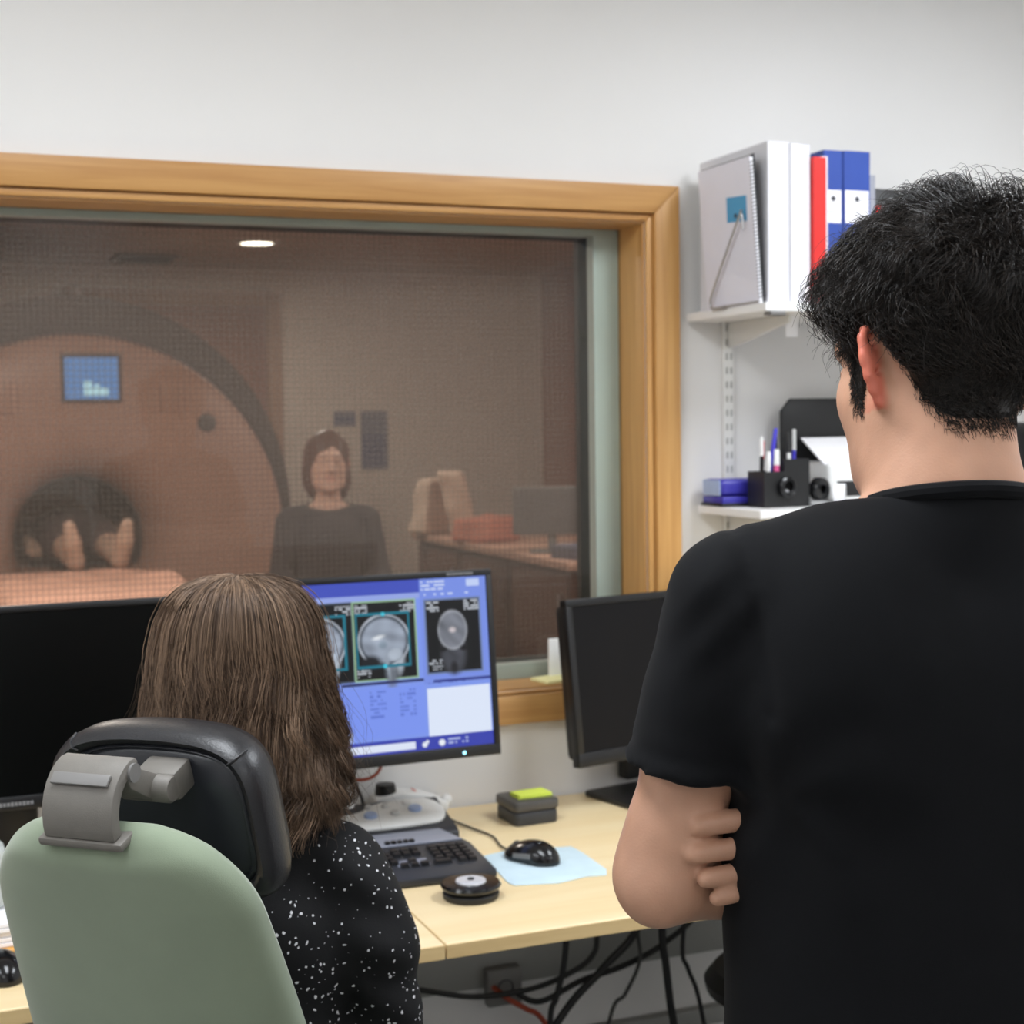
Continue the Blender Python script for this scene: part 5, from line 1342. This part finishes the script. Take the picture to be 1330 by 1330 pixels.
# stray curls breaking the silhouette
n2 = 420; i2 = rg.choice(np.nonzero((topw > 0.3) | (frontw > 0.2))[0], n2)
S2 = 14; t = np.linspace(0, 1, S2)[None, :, None]; L2 = rg.uniform(0.025, 0.055, n2)[:, None, None]; om = rg.uniform(3, 8, n2)[:, None, None]; ph = rg.uniform(0, 6.28, n2)[:, None, None]
a2 = 0.006
dir2 = nl[i2] * rg.uniform(0.15, 0.7, (n2, 1)) + flow[i2]; dir2 /= np.linalg.norm(dir2, axis=1, keepdims=True)
Ph = q[i2][:, None, :] + dir2[:, None, :] * L2 * t - np.array((0, 0, 1.0)) * 0.012 * t ** 2 + side[i2][:, None, :] * a2 * (np.sin(om * t + ph) - np.sin(ph)) + nl[i2][:, None, :] * a2 * (np.cos(om * t + ph) - np.cos(ph))
strands('stray_curls', Ph @ hR.T + np.array(H0), 0.00030, 0.00010, m_hairD, hair, np.tile((0.015, 0.011, 0.009), (n2, 1)))

# ================================================================== the seated woman
WR_, WZ = (0.377, -1.185), rad(-28)
wom = thing('person', 'seated person with wavy brown shoulder-length hair and white-speckled black blouse', 'person', (WR_[0], WR_[1], 0), WZ)
wom.location.z = 0.0
W0 = (0.0, 0.012, 1.232)
f = Field(axis((-0.30, 0.30, 0.006)), axis((-0.16, 0.62, 0.0075)), axis((0.0, 0.70, 0.012), (0.70, 1.10, 0.007), (1.10, 1.375, 0.0042)))
f.ell((0, -0.03, 0.585), (0.155, 0.115, 0.085), 0.04).ell((0, -0.01, 0.74), (0.125, 0.09, 0.14), 0.05).ell((0, 0.0, 0.92), (0.135, 0.09, 0.13), 0.05)
for sx in (-1, 1):
    f.cap((0, -0.01, 1.05), (sx * 0.118, -0.005, 1.010), 0.038, 0.032, 0.03)
    f.chain([(sx * 0.08, 0.0, 0.570), (sx * 0.10, 0.43, 0.525), (sx * 0.10, 0.40, 0.09)], (0.080, 0.055, 0.036), 0.02)
    f.chain([(sx * 0.10, 0.38, 0.045), (sx * 0.105, 0.55, 0.028)], (0.032, 0.022), 0.02)
    sh_, el_, wr_ = (sx * 0.142, -0.005, 1.005), (sx * 0.176, 0.02, 0.755), (sx * 0.110, 0.235, 0.665)
    f.chain([sh_, el_, wr_], (0.034, 0.033, 0.024), 0.02)
    build_hand(f, wr_, (-sx * 0.25, 0.95, -0.15), (0, 0, -1), (-sx, 0, 0), 0.3, 0.92)
f.cap((0, -0.012, 1.03), (0, 0.004, 1.17), 0.052, 0.048, 0.03)
_, wRm, wh = build_head(f, W0, 0.0, rad(-6), 0.93)
build_ears(f, wh, 0.93)
V, F = f.nets(); V = relax(V, F, 2, 0.4)
mesh_np('body', V, F, m_skin, wom, skin_cols(V, lambda P: ((P - np.array(W0)) @ wRm) / 0.93, (0.60, 0.39, 0.28)))
for sx in (-1, 1):
    e_ = G().ball(tuple(wh(sx * 0.032, 0.0800, 0.010)), (0.011,) * 3).obj('eye', m_eye, wom)
    G().ball(tuple(wh(sx * 0.032, 0.0895, 0.010)), (0.0048, 0.0032, 0.0048)).obj('iris', m_iris, e_)
def speckle():
    m = M('speckled_blouse', (17, 17, 19), 0.8, var=0.1, scale=30, bump=0.15, bscale=500, spec=0.3)
    t, N, L, b = nt(m)
    tc = N.new('ShaderNodeTexCoord')
    wv = N.new('ShaderNodeTexNoise'); wv.inputs['Scale'].default_value = 60; L.new(tc.outputs['Object'], wv.inputs['Vector'])
    mixv = N.new('ShaderNodeMix'); mixv.data_type = 'VECTOR'; mixv.inputs['Factor'].default_value = 0.012
    L.new(tc.outputs['Object'], mixv.inputs[4]); L.new(wv.outputs['Color'], mixv.inputs[5])
    vo = N.new('ShaderNodeTexVoronoi'); vo.inputs['Scale'].default_value = 150; vo.inputs['Randomness'].default_value = 1.0
    L.new(mixv.outputs[1], vo.inputs['Vector'])
    sp = N.new('ShaderNodeSeparateColor'); L.new(vo.outputs['Color'], sp.inputs[0])
    mr = N.new('ShaderNodeMapRange'); mr.inputs['From Min'].default_value = 0.30; mr.inputs['From Max'].default_value = 1.0; mr.inputs['To Min'].default_value = 0.0; mr.inputs['To Max'].default_value = 0.33
    L.new(sp.outputs[0], mr.inputs['Value'])
    lt = N.new('ShaderNodeMath'); lt.operation = 'LESS_THAN'; L.new(vo.outputs['Distance'], lt.inputs[0]); L.new(mr.outputs[0], lt.inputs[1])
    mc = N.new('ShaderNodeMix'); mc.data_type = 'RGBA'; L.new(lt.outputs[0], mc.inputs['Factor'])
    old = b.inputs['Base Color'].links[0].from_socket; L.new(old, mc.inputs[6]); mc.inputs[7].default_value = (0.72, 0.72, 0.75, 1)
    L.new(mc.outputs[2], b.inputs['Base Color'])
    return m
b_ = Field(axis((-0.31, 0.31, 0.0065)), axis((-0.17, 0.34, 0.0065)), axis((0.50, 1.115, 0.0065)))
b_.ell((0, -0.03, 0.59), (0.170, 0.128, 0.095), 0.04).ell((0, -0.012, 0.75), (0.150, 0.112, 0.15), 0.05).ell((0, -0.002, 0.91), (0.155, 0.112, 0.145), 0.05)
for sx in (-1, 1):
    b_.cap((0, -0.012, 1.05), (sx * 0.120, -0.006, 1.015), 0.052, 0.048, 0.03)
    b_.chain([(sx * 0.142, -0.008, 1.003), (sx * 0.160, -0.002, 0.92), (sx * 0.178, 0.015, 0.76), (sx * 0.145, 0.14, 0.705)], (0.048, 0.054, 0.048, 0.042), 0.02)
X, Y, Z = b_.grid(); P = np.stack([X, Y, Z], -1)
b_.d += (0.004 * vnoise(P * 42, 3) + 0.003 * np.sin((Z + np.abs(X) * 0.6) * 90) * np.exp(-((np.abs(X) - 0.19) / 0.05) ** 2)).astype(np.float32)
b_.d = np.maximum(b_.d, Z - (1.075 - 0.35 * (Y + 0.02)))
b_.d = np.maximum(b_.d, 0.054 - np.sqrt(X ** 2 + (Y + 0.008) ** 2) - 1.0 * (Z < 1.03))
b_.d = np.maximum(b_.d, 0.545 - Z)
V, F = b_.nets(); mesh_np('blouse', relax(V, F, 2, 0.45), F, speckle(), wom)
trousers(wom, [(-0.08, 0.0, 0.57), (0.08, 0.0, 0.57)], [(-0.10, 0.43, 0.525), (0.10, 0.43, 0.525)], [(-0.10, 0.40, 0.10), (0.10, 0.40, 0.10)], ((0, -0.03, 0.58), (0.162, 0.122, 0.088)), (0.088, 0.064, 0.05), lo=(-0.28, -0.2, 0.05), hi=(0.28, 0.56, 0.75), cutz=0.64)
shoe(wom, -0.10, 0.40, rad(4)); shoe(wom, 0.10, 0.40, rad(-4))
# ---- long wavy brown hair
hm = Field(axis((-0.17, 0.17, 0.005)), axis((-0.16, 0.15, 0.005)), axis((1.03, 1.40, 0.005)))
hm.ell((0, 0.0, 1.255), (0.086, 0.096, 0.103), 0.02).ell((0, -0.018, 1.19), (0.094, 0.082, 0.11), 0.03).ell((0, -0.024, 1.125), (0.098, 0.070, 0.056), 0.03)
hm.ell((0, 0.135, 1.20), (0.070, 0.085, 0.10), 0.02, 's')
X, Y, Z = hm.grid(); hm.d += (0.004 * vnoise(np.stack([X * 60, Y * 60, Z * 14], -1), 8)).astype(np.float32)
V, F = hm.nets(); V = relax(V, F, 1)
whair = mesh_np('hair', V, F, m_hairB, wom, np.tile((0.060, 0.036, 0.023), (len(V), 1)))
rg = np.random.default_rng(5)
prof = np.array([(0.004, 1.3655), (0.030, 1.3640), (0.056, 1.355), (0.075, 1.338), (0.088, 1.312), (0.096, 1.278), (0.102, 1.24), (0.109, 1.20), (0.117, 1.16), (0.123, 1.12), (0.121, 1.085), (0.115, 1.052)])
sl_ = np.concatenate([[0], np.cumsum(np.linalg.norm(np.diff(prof, axis=0), axis=1))]); sl_ /= sl_[-1]
NC, PER, S = 330, 32, 24
n = NC * PER
phc = rg.uniform(-2.55, 2.55, NC); layer = rg.uniform(0.965, 1.05, NC); endc = rg.uniform(0.80, 1.0, NC) - 0.07 * (np.sin(phc) < -0.3)
wph, wfr, wam = rg.uniform(0, 6.28, NC), rg.uniform(1.7, 3.0, NC), rg.uniform(0.5, 1.4, NC)
wam = wam * (1 + 0.35 * np.clip(np.sin(phc), 0, 1)); wph = 2.0 * np.sin(phc * 3) + rg.normal(0, 0.7, NC)
ci = np.repeat(np.arange(NC), PER)
u0 = rg.uniform(0.02, 0.30, n) ** 1.0
dph = rg.normal(0, 0.075, n); dr = rg.normal(0, 0.006, n)
uu = np.linspace(0, 1, S)[None]; ue = (endc[ci] * rg.uniform(0.92, 1.03, n))[:, None]; ustart = (u0 * 0.55)[:, None]
u = np.clip(ustart + (ue - ustart) * uu, 0, 1)
r = np.interp(u, sl_, prof[:, 0]); z = np.interp(u, sl_, prof[:, 1])
grow = np.clip((u - 0.32) / 0.5, 0, 1)
tight = 1 - 0.55 * grow
wav = np.sin(2 * PI * wfr[ci][:, None] * u + wph[ci][:, None])
wav2 = np.cos(2 * PI * wfr[ci][:, None] * u * 1.1 + wph[ci][:, None] * 1.3)
phi = phc[ci][:, None] + dph[:, None] * tight * (1 + 0.4 / np.maximum(r / 0.1, 0.25)) + 0.17 * grow * wam[ci][:, None] * wav + 0.05 * grow * rg.normal(0, 1, n)[:, None] * u
rr = r * layer[ci][:, None] + dr[:, None] * tight + 0.013 * grow * wam[ci][:, None] * wav2
rr = rr + 0.012 * np.clip((u - 0.86) / 0.14, 0, 1) * np.sin(wph[ci])[:, None] * 1.5
xx = rr * np.sin(phi); yy = -rr * np.cos(phi) * (0.99 - 0.16 * grow) - 0.012 * grow
yy = yy + 0.006
zz_ = z + 0.006 * grow * wav + rg.normal(0, 0.0015, n)[:, None]
Pw = np.stack([xx, yy, zz_], -1)
tone = np.clip(0.5 + 0.32 * rg.normal(0, 1, NC)[ci] + 0.22 * rg.normal(0, 1, n), 0, 1.3)[:, None]
cw = np.array((0.060, 0.036, 0.024)) * (1 - tone) + np.array((0.285, 0.185, 0.120)) * tone
strands('hair_strands', Pw, 0.00046, 0.00020, m_hairB, whair, cw)
# curled locks at her right side
NL, PL, SL_ = 22, 46, 26
lp_ = rg.uniform(0.9, 2.15, NL); lz0 = rg.uniform(1.13, 1.20, NL); lz1 = lz0 - rg.uniform(0.085, 0.125, NL); lr = rg.uniform(0.007, 0.014, NL); lph = rg.uniform(0, 6.28, NL); ltn = rg.uniform(0.9, 1.6, NL); lsg = rg.choice((-1.0, 1.0), NL)
li = np.repeat(np.arange(NL), PL); k = np.linspace(0, 1, SL_)[None]
rad_ = 0.100 + 0.012 * k + 0.0 * lz0[li][:, None]
ang = lph[li][:, None] + lsg[li][:, None] * 2 * PI * ltn[li][:, None] * k ** 1.25 + rg.normal(0, 0.16, NL * PL)[:, None]
hr_ = lr[li][:, None] * np.clip(k * 1.6, 0, 1)
ctr = np.stack([(rad_ + hr_ * np.cos(ang)) * np.sin(lp_[li])[:, None], -(rad_ + hr_ * np.cos(ang)) * np.cos(lp_[li])[:, None] * 0.86 - 0.004, lz0[li][:, None] + (lz1 - lz0)[li][:, None] * k], -1)
tang = np.stack([np.cos(lp_[li]), np.sin(lp_[li]) * 0.86, 0 * lp_[li]], -1)[:, None, :]
Pl = ctr + tang * (hr_ * np.sin(ang))[..., None] + rg.normal(0, 0.0026, (NL * PL, 1, 3)) * (1 - 0.3 * k[..., None])
tl = np.clip(0.45 + 0.3 * rg.normal(0, 1, NL)[li] + 0.2 * rg.normal(0, 1, NL * PL), 0, 1.2)[:, None]
strands('curled_locks', Pl, 0.00044, 0.00018, m_hairB, whair, np.array((0.060, 0.036, 0.024)) * (1 - tl) + np.array((0.285, 0.180, 0.112)) * tl)
# loose flyaway hairs
n2 = 520; i2 = rg.integers(0, n, n2)
k = np.linspace(0, 1, S)[None, :, None]; dirs = rg.normal(0, 1, (n2, 1, 3)); dirs[:, :, 2] *= 0.4
Pf = Pw[i2] + dirs * 0.016 * k ** 1.5 + 0.004 * np.sin(k * 9 + rg.uniform(0, 6, (n2, 1, 1))) * k
Pf[:, :, :2] *= 1 + 0.10 * (k[:, :, 0:1] ** 1.3) * rg.uniform(0, 1, (n2, 1, 1))
strands('flyaway_hairs', Pf, 0.00022, 0.00010, m_hairB, whair, np.tile((0.11, 0.072, 0.046), (n2, 1)))

# ================================================================== scanner room: patient, figure and counter replacing reflections
pat = thing('person', 'person lying inside the scanner bore, feet towards the window', 'person', (0.735, 3.3, 0.962), 0)
f = Field(np.arange(-0.30, 0.30, 0.011), np.arange(-0.15, 1.75, 0.014), np.arange(-0.01, 0.28, 0.011))
f.ell((0, 0.95, 0.10), (0.16, 0.13, 0.095), 0.04).ell((0, 1.25, 0.11), (0.165, 0.25, 0.10), 0.05).cap((0, 1.44, 0.10), (0, 1.56, 0.10), 0.055, 0.05, 0.03).ell((0, 1.64, 0.11), (0.074, 0.10, 0.09), 0.02).cap((0, 1.63, 0.19), (0, 1.61, 0.21), 0.012, 0.012, 0.01)
for sx in (-1, 1):
    f.chain([(sx * 0.08, 0.92, 0.09), (sx * 0.09, 0.50, 0.085), (sx * 0.09, 0.12, 0.05)], (0.085, 0.058, 0.040), 0.02)
    f.chain([(sx * 0.09, 0.08, 0.045), (sx * 0.105, 0.05, 0.13), (sx * 0.115, 0.03, 0.20)], (0.040, 0.036, 0.026), 0.02)
    f.chain([(sx * 0.17, 1.38, 0.11), (sx * 0.22, 1.12, 0.07), (sx * 0.20, 0.88, 0.07)], (0.05, 0.04, 0.026), 0.02)
    build_hand(f, (sx * 0.20, 0.88, 0.06), (0, -1, -0.1), (0, 0, -1), (-sx, 0, 0), 0.25, 0.95, 0.006)
f.d = np.maximum(f.d, 0.0 - f.grid()[2])
V, F = f.nets(); mesh_np('body', relax(V, F, 1), F, m_skin, pat, np.tile((0.62, 0.43, 0.33), (len(V), 1)))
g_ = Field(np.arange(-0.30, 0.30, 0.013), np.arange(0.3, 1.5, 0.014), np.arange(-0.01, 0.28, 0.012))
g_.ell((0, 0.95, 0.10), (0.18, 0.16, 0.105), 0.04).ell((0, 1.2, 0.11), (0.18, 0.27, 0.112), 0.05)
for sx in (-1, 1): g_.chain([(sx * 0.08, 0.92, 0.09), (sx * 0.09, 0.50, 0.088)], (0.095, 0.072), 0.03)
g_.d = np.maximum(np.maximum(g_.d, 0.002 - g_.grid()[2]), 0.42 - g_.grid()[1])
V, F = g_.nets(); mesh_np('gown', relax(V, F, 1), F, M('dark_gown', (70, 60, 64), 0.9), pat)

def reflection_figure(label, x, y, rz, seat_z, hairc, shirt):
    t = thing('person', label, 'person', (x, y, 0), rz)
    dz = seat_z - 0.5
    f = Field(np.arange(-0.30, 0.30, 0.011), np.arange(-0.2, 0.62, 0.012), np.arange(0, 1.52, 0.0105))
    f.ell((0, -0.03, 0.585 + dz), (0.15, 0.11, 0.085), 0.04).ell((0, -0.01, 0.74 + dz), (0.125, 0.09, 0.14), 0.05).ell((0, 0, 0.92 + dz), (0.135, 0.09, 0.13), 0.05)
    for sx in (-1, 1):
        f.cap((0, -0.01, 1.05 + dz), (sx * 0.135, 0, 1.01 + dz), 0.04, 0.036, 0.03)
        f.chain([(sx * 0.08, 0, 0.57 + dz), (sx * 0.10, 0.40, 0.53 + dz), (sx * 0.10, 0.36, 0.09 + dz * 0.3)], (0.08, 0.055, 0.036), 0.02)
        f.chain([(sx * 0.10, 0.35, 0.05 + dz * 0.3), (sx * 0.10, 0.50, 0.03 + dz * 0.3)], (0.03, 0.022), 0.02)
        f.chain([(sx * 0.16, 0, 1.005 + dz), (sx * 0.2, 0.03, 0.77 + dz), (sx * 0.11, 0.24, 0.69 + dz)], (0.042, 0.036, 0.024), 0.02)
        build_hand(f, (sx * 0.11, 0.24, 0.69 + dz), (-sx * 0.2, 0.95, -0.1), (0, 0, -1), (-sx, 0, 0), 0.3, 0.95, 0.006)
    f.cap((0, -0.012, 1.03 + dz), (0, 0.0, 1.15 + dz), 0.052, 0.048, 0.03)
    H = (0, 0.01, 1.232 + dz); _, Rm, hh_ = build_head(f, H, 0, 0, 0.95); build_ears(f, hh_, 0.95)
    V, F = f.nets(); mesh_np('body', relax(V, F, 1), F, m_skin, t, skin_cols(V, lambda P: ((P - np.array(H)) @ Rm) / 0.95, (0.66, 0.42, 0.33)))
    b = Field(np.arange(-0.3, 0.3, 0.012), np.arange(-0.2, 0.4, 0.012), np.arange(0.45 + dz, 1.12 + dz, 0.012))
    b.ell((0, -0.03, 0.59 + dz), (0.17, 0.13, 0.1), 0.04).ell((0, -0.01, 0.75 + dz), (0.148, 0.112, 0.15), 0.05).ell((0, 0, 0.91 + dz), (0.155, 0.112, 0.145), 0.05)
    for sx in (-1, 1):
        b.cap((0, -0.012, 1.05 + dz), (sx * 0.135, -0.006, 1.015 + dz), 0.052, 0.05, 0.03)
        b.chain([(sx * 0.16, 0, 1.003 + dz), (sx * 0.2, 0.03, 0.77 + dz), (sx * 0.14, 0.16, 0.72 + dz)], (0.055, 0.05, 0.042), 0.02)
    X, Y, Z = b.grid(); b.d = np.maximum(np.maximum(b.d, Z - (1.07 + dz - 0.3 * (Y + 0.02))), 0.54 + dz - Z)
    V, F = b.nets(); mesh_np('shirt', relax(V, F, 1), F, shirt, t)
    trousers(t, [(-0.08, 0, 0.57 + dz), (0.08, 0, 0.57 + dz)], [(-0.10, 0.40, 0.53 + dz), (0.10, 0.40, 0.53 + dz)], [(-0.10, 0.36, 0.11 + dz * 0.3), (0.10, 0.36, 0.11 + dz * 0.3)], ((0, -0.03, 0.58 + dz), (0.162, 0.122, 0.088)), (0.088, 0.064, 0.05), lo=(-0.28, -0.2, 0.05), hi=(0.28, 0.56, 0.9), cutz=0.64 + dz)
    hm = Field(np.arange(-0.15, 0.15, 0.008), np.arange(-0.16, 0.15, 0.008), np.arange(1.02 + dz, 1.40 + dz, 0.008))
    hm.ell((0, -0.008, 1.262 + dz), (0.092, 0.108, 0.108), 0.02).ell((0, -0.04, 1.18 + dz), (0.10, 0.075, 0.11), 0.03)
    hm.ell((0, 0.125, 1.20 + dz), (0.062, 0.085, 0.10), 0.015, 's')
    X, Y, Z = hm.grid(); hm.d += (0.005 * vnoise(np.stack([X * 70, Y * 70, Z * 25], -1), 8)).astype(np.float32)
    V, F = hm.nets(); mesh_np('hair', relax(V, F, 1), F, m_hairB, t, np.tile(hairc, (len(V), 1)))
    return t
m_far_shirt = M('dark_scrub_top', (58, 52, 56), 0.9)
reflection_figure('seated figure with red-brown hair and dark top, built in place of a window reflection', 1.60, 2.95, rad(172), 0.665, (0.11, 0.045, 0.03), m_far_shirt)  # solid figure behind the glass takes the place of a reflected person
fs = thing('exam_stool', 'low dark stool added under the figure behind the glass', 'stool', (1.60, 2.97, 0))
G().lathe([(0, 0.57), (0.15, 0.57), (0.17, 0.59), (0.17, 0.625), (0.15, 0.645), (0, 0.645)], 28).obj('seat', m_dgrey, fs)
G().lathe([(0.025, 0.02), (0.025, 0.57)], 14).obj('column', m_steel, fs)
G().lathe([(0, 0), (0.18, 0), (0.18, 0.015), (0.03, 0.03), (0, 0.03)], 28).obj('foot_plate', m_dgrey, fs)
# counter and screen built solid in place of a reflected desk
m_cnt = M('cream_counter', (206, 166, 146), 0.5, var=0.03); m_cfr = M('brown_cabinet', (104, 72, 60), 0.6, var=0.05)
ct = thing('counter', 'long cream-topped counter built in place of a reflected desk', 'counter', (2.93, 3.9, 0))
G().bx(-0.36, 0.36, -1.15, 0.95, 0.93, 0.965, 0.004).obj('worktop', m_cnt, ct)
for k in range(3):
    y0_ = -1.10 + k * 0.68
    c_ = G().bx(-0.32, 0.32, y0_, y0_ + 0.66, 0.0, 0.93, 0.004).obj('cabinet_unit', m_cfr, ct)
    G().bx(-0.335, -0.3205, y0_ + 0.02, y0_ + 0.64, 0.06, 0.90, 0.003).obj('cabinet_door', m_cfr, c_)
    G().tube([(-0.337, y0_ + 0.06, 0.70), (-0.355, y0_ + 0.06, 0.70), (-0.355, y0_ + 0.06, 0.82), (-0.337, y0_ + 0.06, 0.82)], 0.005, 6, 0).obj('handle', m_steel, c_)
m_dim = M('dim_screen', (96, 92, 92), 0.5)
lp = thing('reflection_monitor', 'grey flat screen on the counter, built in place of a reflected one', 'monitor', (2.72, 3.25, 0.9655), rad(-20))
G().box((0, 0, 0.19), (0.36, 0.025, 0.22), 0.004).obj('bezel', m_mgrey, lp)
G().box((0, -0.0135, 0.19), (0.34, 0.003, 0.20)).obj('screen', m_dim, lp, False)
G().bx(-0.02, 0.02, 0.0, 0.03, 0.0, 0.15, 0.003).obj('stand_neck', m_mgrey, lp)
G().bx(-0.10, 0.10, -0.07, 0.08, 0.0, 0.012, 0.003).obj('stand_base', m_mgrey, lp)
m_pad2 = M('pale_foam', (222, 196, 176), 0.8, var=0.05); m_box3 = M('blue_grey_box', (110, 112, 130), 0.7); m_pk = M('salmon_cloth', (206, 130, 108), 0.85, var=0.08, scale=10)
def foam(label, x, y, dx, dy, h, rz, mat):  # invented cushions stand in for pale hand shapes in the glass
    t = thing('foam_cushion', label, 'cushion', (x, y, 0.9655), rz, 'stand-in cushions for pale shapes in the glass')
    f = Field(np.arange(-0.2, 0.2, 0.01), np.arange(-0.2, 0.2, 0.01), np.arange(-0.01, 0.40, 0.01))
    X, Y, Z = f.grid(); lean = X - 0.25 * (Z - 0.1) * math.sin(rz * 3)
    f.d = (np.sqrt(np.maximum(np.abs(lean) - dx, 0) ** 2 + np.maximum(np.abs(Y) - dy, 0) ** 2 + np.maximum(np.abs(Z - h / 2) - h / 2 + 0.02, 0) ** 2) - 0.02 + 0.006 * vnoise(np.stack([X, Y, Z], -1) * 30, int(x * 10))).astype(np.float32)
    f.d = np.maximum(f.d, 0.001 - Z)
    V, F = f.nets(); mesh_np('cushion', relax(V, F, 1), F, mat, t)
    G().tube([(-dx, -dy - 0.015, h * 0.5), (0, -dy - 0.0205, h * 0.52), (dx, -dy - 0.015, h * 0.5)], 0.004, 6, 4).obj('seam', mat, t)
foam('pale upright stand-in cushion at the far end of counter', 2.63, 4.68, 0.07, 0.05, 0.30, 0.3, m_pad2)
foam('tall narrow pale stand-in cushion beside the upright one', 2.70, 4.40, 0.05, 0.04, 0.34, -0.4, m_pad2)
foam('low salmon stand-in cushion lying mid-counter', 2.72, 4.05, 0.12, 0.10, 0.12, 0.5, m_pk)
tag(G().box((2.72, 2.93, 0.9655 + 0.03), (0.22, 0.16, 0.06), 0.005, rot=(0, 0, 0.3)).obj('supply_box', m_box3), 'blue-grey box at the near end of counter', 'box')
for (x0, x1, z0_, z1_, lb) in ((2.46, 2.60, 1.55, 1.64, 'small dark blue notice on the far scanner room wall'), (2.63, 2.80, 1.28, 1.64, 'larger grey-blue poster on the far scanner room wall')):
    t = thing('wall_notice', lb, 'poster', ((x0 + x1) / 2, SY1 - 0.0005, z0_))
    G().bx(-(x1 - x0) / 2, (x1 - x0) / 2, -0.006, 0, 0, z1_ - z0_, 0.001, 1).obj('board', m_box3, t)
    G().bx(-(x1 - x0) * 0.42, (x1 - x0) * 0.42, -0.0075, -0.0061, 0.02, (z1_ - z0_) * 0.6).obj('print', M('muted_blue_print', (78, 82, 118), 0.7), t, False)
